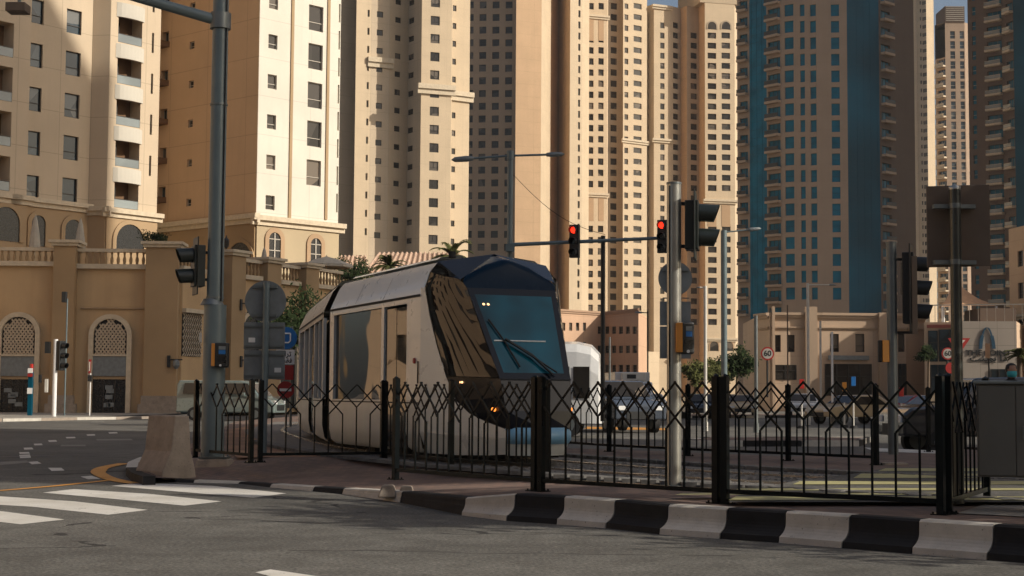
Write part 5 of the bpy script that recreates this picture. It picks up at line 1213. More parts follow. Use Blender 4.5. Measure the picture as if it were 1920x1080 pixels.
# --- tall steel signal pole in front
Y4 = 18.2; bz = W(1264, 912, Y4); t = thing('signal_pole', 'tall bright steel pole with an orange button box, behind the near fence', 'signal pole', (bz.x, bz.y, ZI))
q = MB(); b_, tt, r = pole(q, 1250.5, 1277.5, 346, 910, Y4, n=28); q.build('pole', 'steel', t); q = MB(); q.tube((b_.x, Y4, tt.z), (b_.x, Y4, tt.z + .025), r * 1.06, n=28); q.build('pole_cap', 'galv', t)
q = MB(); q.box(b_.x - r * .80, b_.x - r * .62, Y4 - r * .86, Y4 - r * .60, b_.z, tt.z - .02); q.build('channel_groove', 'rubber', t)
q = MB(); q.box(b_.x - .15, b_.x + .15, Y4 - .15, Y4 + .15, ZI, ZI + .015)
for sx in (-.11, .11):
    for sy in (-.11, .11): q.tube((b_.x + sx, Y4 + sy, ZI + .015), (b_.x + sx, Y4 + sy, ZI + .05), .012, n=6)
q.build('base_flange', 'galv', t)
c = W(1296, 423, Y4); signal(t, (W(1310, 0, Y4).x, Y4, c.z), (.985, -.17, 0), 2, s=1.0, pitch=.29, plate=.2)
q = MB()
for y in (382, 462): z = W(1290, y, Y4).z; q.box(b_.x + r, W(1284, 0, Y4).x, Y4 - .02, Y4 + .02, z - .02, z + .02)
q.build('bracket', 'blackplastic', t); pushbox(t, 1267, 1301, 1276, 604, 664, Y4 - .1)
# --- round grey sign back behind that pole
Y5 = 27.0; bz = W(1262, 860, Y5); t = thing('road_sign', 'back of a pale round sign with square plates half hidden behind the tall steel pole', 'sign', (bz.x, bz.y, ZI))
q = MB(); pole(q, 1258, 1270, 488, 856, Y5, n=12); q.build('post', 'greypaint', t); c = W(1266, 522, Y5 + .08); q = MB(); q.disk(c, (0, 1, 0), 32 / F * Y5, 36, thick=.012); d_ = q.build('round_plate', 'signback', t)

for y in (497, 549): q = MB(); q.box(c.x - .22, c.x + .24, Y5 + .03, Y5 + .07, W(0, y + 2, Y5).z, W(0, y, Y5).z); q.build('clamp_bar', 'galv', d_)
for y0, y1 in ((565, 610), (612, 672)): a = W(1238, y1, Y5); b = W(1296, y0, Y5); q = MB(); q.box(a.x, b.x, Y5 + .07, Y5 + .085, a.z, b.z); q.build('back_plate', 'signback', t)
# --- double street lamp with long mast arm and red signals
Y6 = 46.0; bz = W(954, 760, Y6); t = thing('street_lamp', 'double headed street lamp rising behind the tram roof', 'street lamp', (bz.x, bz.y, 0))
q = MB(); b_, tt, r = pole(q, 948, 959, 284, 790, Y6, n=14); q.build('lamp_post', 'greypaint', t); q = MB(); q.tube((b_.x, Y6, tt.z - .25), (b_.x, Y6, tt.z + .02), r * 1.25, n=14); q.build('post_head', 'greypaint', t)
def lamp_arm(par, P0, P1, hl, r=.035, mat='greypaint'):
    q = MB(); q.tube(P0, P1, r, n=10); o = q.build('lamp_arm', mat, par); d = (P1 - P0).normalized(); q = MB(); prf = [(0, -.0), (.08, .05), (.11, .3), (.09, .75), (.0, .9)]
    n = 12; sc = hl / .9; R_ = Matrix.Translation(P1 - d * .05) @ d.to_track_quat('Z', 'Y').to_matrix().to_4x4() @ Matrix.Diagonal((sc * .9, sc * 1.1, sc, 1)); q.lathe(prf, (0, 0, 0), n, T=R_); q.build('lamp_head', 'signback', par); return o
P0 = Vector((b_.x, Y6, W(954, 292, Y6).z)); lamp_arm(t, P0, W(886, 297, Y6), .7); lamp_arm(t, P0, W(1026, 290, Y6), .58)
t2 = thing('signal_gantry', 'long horizontal mast arm carrying two red signals above the junction', 'signal gantry', (W(1130, 745, Y6).x, Y6, 0))
q = MB(); q.tube(W(957, 459, Y6 - .1), W(1246, 446, Y6 - .1), .06, .05, 12); arm_ = q.build('mast_arm', 'greypaint', t2)
q = MB(); pole(q, 1125.5, 1134, 442, 790, Y6, n=12); q.build('pole', 'blackplastic', t2)
q = MB(); q.box(b_.x - .12, b_.x + .14, Y6 - .22, Y6 + .1, W(0, 466, Y6).z, W(0, 452, Y6).z); q.build('arm_clamp', 'greypaint', t2)
for x, y in ((1076, 452), (1241, 443)):
    c = W(x, y, Y6 - .25); signal(t2, (c.x, c.y, c.z), (-.35, -.94, 0), 3, lit=(0,), s=.98, pitch=.335, mat='blackplastic')
q = MB(); pA = W(958, 323, Y6); pB = W(1135, 440, Y6); pts = [pA.lerp(pB, k / 12) + Vector((0, 0, -.35 * math.sin(math.pi * k / 12))) for k in range(13)]; q.path(pts, .008, 5); tag(q.build('overhead_wire', 'rubber'), 'thin sagging wire from the double street lamp down to the gantry arm', 'wire')
# --- other slim poles
def slim(px0, px1, yt, yb, Y, mat, label, arm=None, name='street_lamp', cat='street lamp', n=10):
    bz = W((px0 + px1) / 2, yb, Y); t = thing(name, label, cat, (bz.x, bz.y, 0)); q = MB(); b_, tt, r = pole(q, px0, px1, yt, yb, Y, n=n); q.tube((b_.x, Y, 0), (b_.x, Y, b_.z), r, n=n); q.build('pole', mat, t)
    q = MB(); q.tube((b_.x, Y, 0), (b_.x, Y, .35), r * 1.5, n=n); q.build('pole_base', mat, t)
    if arm:
        for ax_, ay_, L in arm: lamp_arm(t, Vector((b_.x, Y, tt.z - .08)), W(ax_, ay_, Y), L, .03, mat)
    return t
slim(1352, 1364, 432, 745, 62, 'greypaint', 'brown grey street lamp in front of the cream tower base', [(1402, 431, .6)]); slim(1513, 1518.5, 531, 745, 75, 'offwhite', 'pale street lamp with short arm before the beige building', [(1556, 534, .4)])
slim(1414, 1421.5, 592, 745, 58, 'galv', 'thin blue grey pole at the left corner of the beige building', name='pole', cat='pole'); slim(1319.5, 1326, 536, 745, 60, 'offwhite', 'thin cream pole right of the tall steel signal pole', [(1312, 539, .2)])
slim(1537, 1541, 602, 745, 80, 'offwhite', 'short cream post between two pilasters of the beige building', name='pole', cat='pole'); slim(1558.5, 1563, 622, 745, 78, 'white', 'short white post by the shop window of the beige building', name='pole', cat='pole')
slim(1476, 1478.6, 572, 745, 85, 'brownback', 'hair thin brown pole before the left windows of the beige building', name='pole', cat='pole'); slim(1141, 1145, 632, 745, 70, 'galv', 'thin pale pole just right of the white bus', name='pole', cat='pole')
slim(1213, 1216, 584, 745, 95, 'blackplastic', 'distant dark lamp above the cream block', [(1203, 586, .5)])
def round60(px, py, R, Y, yb, lab, pm='blackplastic'):
    bz = W(px, yb, Y); t = thing('speed_limit_sign', lab, 'sign', (bz.x, bz.y, 0)); q = MB(); pole(q, px - 2, px + 2, py, yb, Y + .05, n=8); q.build('post', pm, t); r = R / F * Y; c = W(px, py, Y - .02); q = MB(); q.disk(c, (0, -1, 0), r, 30, thick=.02); d_ = q.build('red_ring', 'red', t); q = MB(); q.disk(c + Vector((0, -.014, 0)), (0, -1, 0), r * .78, 28, thick=.008); w_ = q.build('white_face', 'dimwhite', d_)
    text_mesh('number', '60', r * 1.15, 'blackplastic', w_, Matrix(((1, 0, 0, c.x), (0, 0, -1, c.y - .022), (0, 1, 0, c.z), (0, 0, 0, 1))), .002, bold=.006); return t
round60(1439, 663, 12.5, 60, 745, 'round 60 speed limit sign before the left end of the beige building'); round60(1777, 663, 11.5, 62, 745, 'round 60 speed limit sign below the give way sign, left of the logo')
bz = W(1798, 740, 62.5); t = thing('give_way_sign', 'red and white give way triangle behind the sign post at right', 'sign', (bz.x, bz.y, 0)); q = MB(); pole(q, 1796, 1800, 640, 745, 62.6, n=8); q.build('post', 'blackplastic', t)
def tri(s_, o): a, b, c = W(1798 - 21 * s_, 634 + 2 * (1 - s_) * 4, 62.4), W(1798 + 21 * s_, 634 + 2 * (1 - s_) * 4, 62.4), W(1798, 634 + 31 * s_, 62.4); q = MB(); q.prism([a + Vector((0, -o, 0)), b + Vector((0, -o, 0)), c + Vector((0, -o, 0))], (0, -.02, 0)); return q
o = tri(1, 0).build('red_border', 'red', t); tri(.55, .021).build('white_field', 'offwhite', o)
c = W(1783, 690, 62); q = MB(); q.disk(c, (0, -1, 0), .22, 24, thick=.02); pb_ = W(1783, 745, 62); q2 = thing('round_sign', 'small dark red round sign beneath the 60 sign', 'sign', (pb_.x, pb_.y, 0)); q.build('plate', 'red', q2); q = MB(); pole(q, 1781.5, 1784.5, 690, 745, 62.05, n=8); q.build('post', 'blackplastic', q2)
# --- right signal pole with orange box
Y7 = 24.5; bz = W(1675, 852, Y7); t = thing('signal_pole', 'steel signal pole with tall dark signal head and an orange box at its left', 'signal pole', (bz.x, bz.y, ZI)); q = MB(); b_, tt, r = pole(q, 1665.5, 1684.5, 456, 852, Y7, n=24); q.build('pole', 'galv', t); q = MB(); q.tube((b_.x, Y7, tt.z), (b_.x, Y7, tt.z + .02), r * 1.1, n=24); q.build('pole_cap', 'galv', t)
q = MB(); q.box(b_.x - .17, b_.x + .19, Y7 - .17, Y7 + .17, ZI, ZI + .03, 0); q.build('base_flange', 'concrete', t)
zt, zb = W(0, 468, Y7).z, W(0, 618, Y7).z; c = W(1712, 543, Y7)
s_ = signal(t, (c.x + .02, Y7 - .03, c.z + .02), (.94, -.34, 0), 3, s=1.12, pitch=.335, plate=.26, mat='blackplastic')
q = MB(); q.box(W(1698, 0, Y7).x, W(1708, 0, Y7).x, Y7 - .19, Y7 - .17, zb + .02, zt - .02); q.build('side_strip', 'brownback', t)
q = MB(); q.box(W(1686, 0, Y7).x, W(1700, 0, Y7).x, Y7 - .1, Y7 + .1, W(0, 540, Y7).z, W(0, 480, Y7).z)
for y in (475, 612): z = W(0, y, Y7).z; q.box(b_.x + r * .9, W(1704, 0, Y7).x, Y7 - .03, Y7 + .03, z - .02, z + .02)
q.build('bracket', 'blackplastic', t)
pushbox(t, 1647, 1666, 1653, 638, 679, Y7 - .02, face=-1)
# --- brown sign back on post
Y8 = 15.2; bz = W(1803, 944, Y8); t = thing('road_sign', 'back of a large square brown sign on a dark post, upper right', 'sign', (bz.x, bz.y, ZI))
q = MB(); b_, tt, r = pole(q, 1787.5, 1808.5, 356, 944, Y8, n=20); q.build('post', 'darkpost', t); q = MB(); q.lathe([(r * 1.05, 0), (r * 1.1, .03), (0, .06)], (b_.x, Y8, tt.z), 16); q.build('post_cap', 'steel', t)
a = W(1740.5, 499, Y8 + .12); b = W(1852.5, 347, Y8 + .12); q = MB(); q.prism([(a.x, Y8 + .16, a.z - .01), (b.x, Y8 + .07, a.z), (b.x, Y8 + .085, a.z), (a.x, Y8 + .175, a.z - .01)], (0, 0, b.z - a.z)); p_ = q.build('back_panel', 'brownback', t, bevel=.006)

for y in (373, 478): q = MB(); z = W(0, y, Y8).z; q.box(b_.x - .2, b_.x + .21, Y8 + .02, Y8 + .105, z - .025, z + .015); q.tube((b_.x, Y8, z - .03), (b_.x, Y8, z + .02), r * 1.08, n=20); q.build('clamp_bar', 'galv', p_)
# --- grey cabinet
Yc = 14.3; a = W(1833, 894, Yc); b = W(2010, 721, Yc); t = thing('utility_cabinet', 'grey steel utility cabinet on a stand at the right edge', 'cabinet', (a.x, a.y, ZI))
q = MB(); q.box(a.x, b.x, Yc, Yc + .55, a.z, b.z); q.build('housing', 'cabinet', t, bevel=.008); q = MB(); q.box(a.x - .03, b.x + .03, Yc - .03, Yc + .58, b.z, b.z + .03); q.build('rain_hood', 'galv', t, bevel=.006)
xs = W(1901, 800, Yc).x
for x0, x1 in ((a.x + .015, xs - .004), (xs + .004, b.x - .015)): q = MB(); q.box(x0, x1, Yc - .014, Yc - .001, a.z + .015, b.z - .02); d_ = q.build('door', 'cabinet', t, bevel=.004)
q = MB(); q.tube((xs + .07, Yc - .03, a.z + .35), (xs + .07, Yc - .03, a.z + .47), .01, n=8); q.build('handle', 'galv', d_)
q = MB(); q.box(b.x - .4, b.x - .1, Yc + .15, Yc + .4, ZI, a.z); q.build('stand', 'cabinet', t)
t.rotation_euler = (0, 0, -math.radians(17.2))
# --- left side: far signals and small posts
Yl = 76; bz = W(101, 780, Yl); t = thing('signal_pole', 'white signal pole with three round lamps on the far pavement at left', 'signal pole', (bz.x, bz.y, .1)); q = MB(); pole(q, 97, 105, 636, 781, Yl, n=12); q.build('pole', 'white', t)
c = W(117, 667, Yl); signal(t, (c.x, Yl, c.z), (.9, -.43, 0), 3, s=1.35, pitch=.36, mat='blackplastic'); q = MB(); q.box(W(103, 0, Yl).x, W(112, 0, Yl).x, Yl - .1, Yl + .1, W(0, 662, Yl).z, W(0, 640, Yl).z); q.build('bracket', 'blackplastic', t)
q = MB(); q.box(W(93, 0, Yl).x, W(97, 0, Yl).x, Yl - .1, Yl + .1, W(0, 717, Yl).z, W(0, 702, Yl).z); q.build('request_box', 'blackplastic', t); q = MB(); q.box(W(105, 0, Yl).x, W(110, 0, Yl).x, Yl - .12, Yl + .1, W(0, 735, Yl).z, W(0, 710, Yl).z); q.build('notice_box', 'offwhite', t)
Ya = 80; bz = W(121, 780, Ya); t = thing('camera_pole', 'thin grey pole with small black camera in front of the left pillar', 'pole', (bz.x, bz.y, .1)); q = MB(); pole(q, 119, 122, 560, 780, Ya, n=8); q.build('pole', 'greypaint', t); c = W(122, 558, Ya); q = MB(); q.box(c.x - .13, c.x + .1, Ya - .2, Ya + .1, c.z - .25, c.z + .3); q.build('camera', 'blackplastic', t, bevel=.02)
bz = W(168, 778, 80); t = thing('marker_post', 'slim white post with red and white flag plate left of the second arched shopfront', 'post', (bz.x, bz.y, .1)); q = MB(); pole(q, 166.5, 169, 700, 779, 80, n=8); q.build('post', 'white', t); a, b = W(166, 700, 79.9), W(172, 674, 79.9); q = MB(); q.prism([(a.x, 79.85, a.z), (a.x + .1, 79.85, a.z), (b.x, 79.85, b.z), (a.x, 79.85, b.z)], (0, .02, 0)); q.build('plate', 'red', t); q = MB(); q.prism([(a.x + .03, 79.83, a.z + .12), (a.x + .08, 79.83, a.z + .12), (b.x - .05, 79.83, b.z - .12), (a.x + .03, 79.83, b.z - .12)], (0, .015, 0)); q.build('plate_field', 'offwhite', t); q = MB(); q.box(a.x - .02, a.x + .16, 79.8, 80, W(0, 714, 80).z, W(0, 702, 80).z); q.build('box', 'blackplastic', t)
bz = W(57, 778, 80); t = thing('totem', 'dark blue totem sign with white plates in front of the first arched shopfront', 'sign', (bz.x, bz.y, .1)); a, b = W(52, 775, 80), W(62, 697, 80); q = MB(); q.box(a.x, b.x, 79.9, 80.1, .12, b.z); q.build('panel', 'teal_dark', t)
for y0, y1, m_ in ((690, 699, 'white'), (700, 706, 'red'), (727, 738, 'white')): q = MB(); q.box(a.x - .02, b.x + .02, 79.86, 79.895, W(0, y1, 80).z, W(0, y0, 80).z); q.build('plate', m_, t)
q = MB(); q.tube((a.x + .13, 80, b.z), (a.x + .13, 80, W(0, 682, 80).z), .09, n=10); q.build('beacon', 'carred', t)
def hang(P, x, y, lab):
    u, z = P.uz(x, y); t = thing('wall_bracket', lab, 'bracket', P.at(u, .72, z)); q = MB(); q.prism([P.at(u - .08, .72, z - .35), P.at(u + .1, .72, z - .35), P.at(u + .1, .8, z - .35), P.at(u - .08, .8, z - .35)], (0, 0, .7)); q.tube(P.at(u, .8, z + .1), P.at(u + .85, 1.0, z + .1), .04, n=6); q.build('arm', 'blackplastic', t); return t, P.at(u + .5, 1.0, z)
t, c = hang(PP, 320, 678, 'black wall bracket with hanging lantern on the big podium pillar'); q = MB(); q.lathe([(.06, .1), (.2, 0), (.2, -.25), (.1, -.45)], c, 8, smooth=False); q.build('lantern', 'signback', t)
hang(PRr, 434, 572, 'upper black wall bracket left of the round sign back'); hang(PRr, 434, 678, 'lower black wall bracket left of the rectangular sign plates')

# ================================================================== vehicles
def wheel(par, c, r, ax_=Vector((1, 0, 0)), w_=.22):
    q = MB(); q.tube(c - ax_ * w_ / 2, c + ax_ * w_ / 2, r, n=20); o = q.build('wheel', 'rubber', par, local=True); q = MB(); q.tube(c - ax_ * (w_ / 2 + .01), c + ax_ * (w_ / 2 + .01), r * .6, n=14); q.build('rim', 'galv', o, local=True)
def car(px, yb, Y, L, Wd, Hh, paint, kind, label, cat='car', rz=0, name='parked_car', grp=None, lights='lamp_off'):
    """car with its nose along local -y; kind sets the side profile"""
    b = W(px, yb, Y); t = thing(name, label, cat, (b.x, Y, 0.0), rz, grp); hw = Wd / 2
    P = {'suv': [(-.5, .25), (-.5, .52), (-.46, .60), (-.26, .64), (-.13, .97), (.40, 1.0), (.48, .66), (.5, .55), (.5, .25)],
         'sedan': [(-.5, .25), (-.5, .48), (-.46, .58), (-.22, .66), (-.07, .97), (.20, 1.0), (.36, .70), (.48, .66), (.5, .5), (.5, .25)],
         'van': [(-.5, .2), (-.5, .42), (-.46, .52), (-.36, .58), (-.24, .95), (-.15, 1.0), (.48, 1.0), (.5, .9), (.5, .2)]}[kind]
    mb = MB(); prs = []
    for side in (-1, 1):
        ring = []
        for y, z in P:
            inset = .0 if z < .62 else (z - .62) * .42
            ring.append((side * (hw - inset), y * L, z * Hh))
        prs.append(ring)
    n = len(P); mb.add(prs[0] + prs[1], [tuple(range(n)), tuple(range(n, 2 * n))[::-1]] + [(i, n + i, n + (i + 1) % n, (i + 1) % n) for i in range(n)]); mb.build('body', paint, t, local=True, bevel=.06)
    # glazing: follows the greenhouse
    g_ = MB(); gh = [p for p in P if p[1] > .6]
    iz = lambda z: hw - max(0, (z - .62)) * .42 + .012
    top = .93; y0a = P[3][0]; y0b = P[4][0]; y1b = P[-4][0] if kind != 'van' else .44; y1a = P[-3][0] if kind == 'suv' else (P[-4][0] if kind == 'sedan' else .46)
    if kind == 'sedan': y1b, y1a = .19, .33
    if kind == 'suv': y1b, y1a = .38, .45
    for side in (-1, 1):
        q_ = [(side * iz(.66), (y0a + .045) * L, .66 * Hh), (side * iz(.66), (y1a - .03) * L, .66 * Hh), (side * iz(top), (y1b - .02) * L, top * Hh), (side * iz(top), (y0b + .02) * L, top * Hh)]
        g_.add(q_, [(0, 1, 2, 3)])
    g_.build('side_window', 'win', t, local=True)
    def lerp2(a, b, t_): return (a[0] + (b[0] - a[0]) * t_, a[1] + (b[1] - a[1]) * t_)
    a, c_ = P[3], P[4]; s0_, s1_ = lerp2(a, c_, .10), lerp2(a, c_, .92); nx = -.016
    q = MB(); q.add([(-(iz(s0_[1]) - .1), s0_[0] * L + nx * 2, s0_[1] * Hh + .01), ((iz(s0_[1]) - .1), s0_[0] * L + nx * 2, s0_[1] * Hh + .01), ((iz(s1_[1]) - .1), s1_[0] * L + nx * 2, s1_[1] * Hh + .01), (-(iz(s1_[1]) - .1), s1_[0] * L + nx * 2, s1_[1] * Hh + .01)], [(0, 1, 2, 3)]); q.build('windscreen', 'win', t, local=True)
    for side in (-1, 1):
        q = MB(); q.box(side * hw * .72 - .15, side * hw * .72 + .15, -.5 * L - .03, -.5 * L + .05, Hh * .42, Hh * .50); q.build('headlight', lights if lights != 'lamp_off' else 'white', t, local=True, bevel=.01)
        q = MB(); q.box(side * (hw + .1) - .08, side * (hw + .1) + .08, -.2 * L - .06, -.2 * L + .06, Hh * .62, Hh * .70); q.build('mirror', paint, t, local=True, bevel=.02)
        for yy in (-.31, .31): wheel(t, Vector((side * (hw - .1), yy * L, .33)), .33)
    q = MB(); q.box(-hw * .55, hw * .55, -.5 * L - .02, -.5 * L + .02, Hh * .26, Hh * .40); q.build('grille', 'blackplastic', t, local=True); return t
car(434, 785, 76, 5.0, 2.0, 1.95, 'carpale', 'van', 'pale grey green van seen behind the thick mast arm pole', 'van', math.radians(80), 'parked_van')
g2_ = 'vehicles waiting beyond the rear fence'
car(1154, 790, 58, 4.9, 2.0, 1.95, 'cargrey', 'suv', 'blue grey SUV just right of the white bus', 'car', math.radians(18), 'waiting_car', g2_); car(1214, 780, 88, 4.6, 1.85, 1.5, 'carwhite', 'sedan', 'white saloon left of the tall steel signal pole', 'car', math.radians(8), 'waiting_car', g2_, 'white')
car(1312, 780, 92, 4.5, 1.85, 1.5, 'cardark', 'sedan', 'dark saloon just right of the tall steel signal pole', 'car', math.radians(0), 'waiting_car', g2_, 'white'); car(1390, 775, 98, 4.6, 1.85, 1.5, 'carcream', 'sedan', 'cream saloon below the dark tree', 'car', math.radians(-6), 'waiting_car', g2_, 'white')
car(1505, 775, 102, 4.6, 1.9, 1.6, 'carwhite', 'suv', 'white car in front of the beige building', 'car', math.radians(-8), 'waiting_car', g2_); car(1600, 780, 78, 4.8, 1.85, 1.48, 'carcream', 'sedan', 'cream taxi left of the pole with the orange box', 'taxi', math.radians(-60), 'taxi', g2_)
car(1712, 775, 84, 4.8, 1.85, 1.5, 'carred', 'sedan', 'red car right of the pole with the orange box', 'car', math.radians(-70), 'waiting_car', g2_); car(1752, 775, 70, 4.8, 1.85, 1.5, 'carcream', 'sedan', 'sand coloured taxi near the corner of the near fence', 'taxi', math.radians(-75), 'taxi', g2_)
car(1854, 770, 36, 4.7, 1.85, 1.85, 'cardark', 'suv', 'dark car roof showing above the grey cabinet', 'car', math.radians(-85), 'waiting_car', g2_)
# white bus (boxy body, dark window band, rounded roof)
b = W(934, 790, 50); t = thing('white_bus', 'white minibus behind the tram nose, its dark side windows showing', 'bus', (b.x, 50.5, 0), math.radians(84)); mb = MB()
sec = [(-1.02, .45), (-1.05, 1.0), (-1.03, 2.2), (-.95, 2.72), (-.72, 2.98), (0, 3.08), (.72, 2.98), (.95, 2.72), (1.03, 2.2), (1.05, 1.0), (1.02, .45)]; n = len(sec)
st = [(-3.4, .80, .62), (-3.3, .93, .86), (-3.05, .985, .96), (-2.6, 1, 1), (3.2, 1, 1), (3.45, .97, .95), (3.5, .9, .88)]
vs = [(x * sx, y, .45 + (z - .45) * sz) for y, sx, sz in st for x, z in sec]; mb.add(vs, [(j * n + i, j * n + (i + 1) % n, (j + 1) * n + (i + 1) % n, (j + 1) * n + i) for j in range(len(st) - 1) for i in range(n)], 0, False); mb.add(vs, [tuple(range(n))[::-1], tuple(range((len(st) - 1) * n, len(st) * n))]); mb.build('body', 'carwhite', t, local=True)
for side in (-1, 1):
    for y0, y1 in ((-3.02, -2.5), (-2.38, -.3), (-.15, 1.4), (1.55, 3.0)):
        q = MB(); q.add([(side * 1.075, y0, 1.25), (side * 1.075, y1, 1.25), (side * 1.045, y1, 2.25), (side * 1.045, y0, 2.25)], [(0, 1, 2, 3)]); q.build('side_window', 'win', t, local=True)
    for yy in (-2.3, 2.1): wheel(t, Vector((side * .95, yy, .42)), .42)
for y, s_ in ((-3.42, 1), (3.52, -1)): q = MB(); q.add([(-.78, y, 1.25), (.78, y, 1.25), (.72, y + .06 * s_, 2.2), (-.72, y + .06 * s_, 2.2)], [(0, 1, 2, 3)]); q.build('windscreen', 'win', t, local=True)
q = MB(); q.box(-.7, .7, -1.6, 1.2, 3.0, 3.16); q.build('roof_unit', 'white', t, local=True, bevel=.05)
# refrigerated truck
b = W(1187, 770, 92); t = thing('box_truck', 'white truck with a cooling unit above its cab, right of the white bus', 'truck', (b.x, 92, 0), math.radians(4)); q = MB(); q.box(-1.05, 1.05, .3, 5.2, .9, 2.75); q.build('cargo_box', 'carwhite', t, local=True, bevel=.04)
q = MB(); q.prism([(-.98, -1.6, .4), (-.98, -1.6, 1.25), (-.98, -1.15, 2.15), (-.98, .2, 2.2), (-.98, .2, .4)], (1.96, 0, 0)); q.build('cab', 'carwhite', t, local=True, bevel=.08); q = MB(); q.add([(-.82, -1.585, 1.33), (.82, -1.585, 1.33), (.80, -1.2, 2.08), (-.80, -1.2, 2.08)], [(0, 1, 2, 3)]); q.build('windscreen', 'win', t, local=True)
q = MB(); q.box(-.7, .7, -.35, .28, 2.25, 2.72); u_ = q.build('cooling_unit', 'offwhite', t, local=True, bevel=.05); q = MB(); q.box(-.42, .12, -.37, -.352, 2.36, 2.6); q.build('fan_grille', 'blackplastic', u_, local=True)
for side in (-1, 1):
    q = MB(); q.box(side * .7 - .14, side * .7 + .14, -1.63, -1.55, .75, .92); q.build('headlight', 'white', t, local=True)
    for yy in (-.9, 3.9): wheel(t, Vector((side * .88, yy, .42)), .42)
# --- masked person behind the cabinet
Yp = 27; b = W(1897, 760, Yp); t = thing('person', 'person in dark clothes with a teal face mask standing behind the grey cabinet', 'person', (b.x, Yp, .15)); zt = W(1897, 682, Yp).z
mb = MB(); z0 = .15; Ht = zt - z0
me = bpy.data.meshes.new('body'); jn = [(0, 0, .53), (0, 0, .62), (0, 0, .72), (0, 0, .80), (0, .005, .85), (0, 0, .885), (0, -.005, .93), (0, 0, .965), (.085, 0, .80), (.125, .01, .66), (.12, -.03, .52), (.12, -.05, .47), (-.085, 0, .80), (-.125, .01, .66), (-.12, -.03, .52), (-.12, -.05, .47), (.05, 0, .50), (.055, 0, .28), (.055, .01, .04), (.06, -.07, .015), (-.05, 0, .50), (-.055, 0, .28), (-.055, .01, .04), (-.06, -.07, .015)]
rd = [.095, .085, .095, .075, .035, .04, .058, .045, .038, .028, .022, .02, .038, .028, .022, .02, .055, .038, .026, .022, .055, .038, .026, .022]
ed = [(0, 1), (1, 2), (2, 3), (3, 4), (4, 5), (5, 6), (6, 7), (3, 8), (8, 9), (9, 10), (10, 11), (3, 12), (12, 13), (13, 14), (14, 15), (0, 16), (16, 17), (17, 18), (18, 19), (0, 20), (20, 21), (21, 22), (22, 23)]
me.from_pydata([(x * Ht, y * Ht, z * Ht) for x, y, z in jn], ed, []); me.materials.append(M['cloth']); bo = bpy.data.objects.new('body', me); COL.objects.link(bo); bo.parent = t
sk_ = bo.modifiers.new('skin', 'SKIN'); me.skin_vertices.new() if not me.skin_vertices else None
for i, r in enumerate(rd): me.skin_vertices[0].data[i].radius = (r * Ht * .9, r * Ht * .75)
me.skin_vertices[0].data[0].use_root = True; ss = bo.modifiers.new('sub', 'SUBSURF'); ss.levels = ss.render_levels = 2
hz_ = .93 * Ht + z0; c = Vector((b.x, Yp, hz_)); q = MB(); q.lathe([(.02, -.13), (.06, -.115), (.085, -.04), (.09, .03), (.075, .09), (.03, .12), (0, .125)], c + Vector((0, -.02, 0)), 14); q.build('head', 'skin', t)
q = MB(); q.lathe([(.097, -.02), (.102, .04), (.088, .1), (.04, .135), (0, .14)], c + Vector((0, .0, 0)), 14); q.build('hair', 'hair', t); q = MB(); q.lathe([(.03, -.12), (.075, -.10), (.088, -.05), (.085, -.005)], c + Vector((0, -.035, 0)), 14); q.build('face_mask', 'mask', t)
# low lane dividers / bollards and small signs in the clutter
for i, (x, y, m_, lb) in enumerate(((1503, 720, 'carred', 'small red and white marker below the 60 sign'), (1600, 715, 'blue', 'blue marker panel by the shop window'), (1690, 735, 'carred', 'red cone like marker right of the orange box pole'), (1583, 725, 'orange', 'orange warning marker left of the blue marker panel'))):
    b = W(x, 760, 66 + i); t = thing('road_marker', lb, 'marker', (b.x, b.y, 0)); q = MB(); q.tube((b.x, b.y, 0), (b.x, b.y, 1.1), .04, n=8); q.build('post', 'offwhite', t); q = MB(); z = W(x, y, b.y).z; q.box(b.x - .1, b.x + .1, b.y - .07, b.y - .045, z - .2, z + .2); q.build('panel', m_, t, bevel=.02)
    q = MB(); q.tube((b.x, b.y, 0), (b.x, b.y, .12), .2, .14, n=12); q.build('base', 'rubber', t)
bz = W(1855, 745, 44); t = thing('sign_post', 'thin post with a narrow tan plate before the blue arch logo', 'sign', (bz.x, bz.y, 0)); q = MB(); pole(q, 1853.5, 1856.5, 645, 745, 44, n=8); q.build('post', 'blackplastic', t); a, b = W(1848, 671, 43.9), W(1856, 644, 43.9); q = MB(); q.box(a.x, b.x, 43.88, 43.93, a.z, b.z); q.build('plate', 'sail', t)

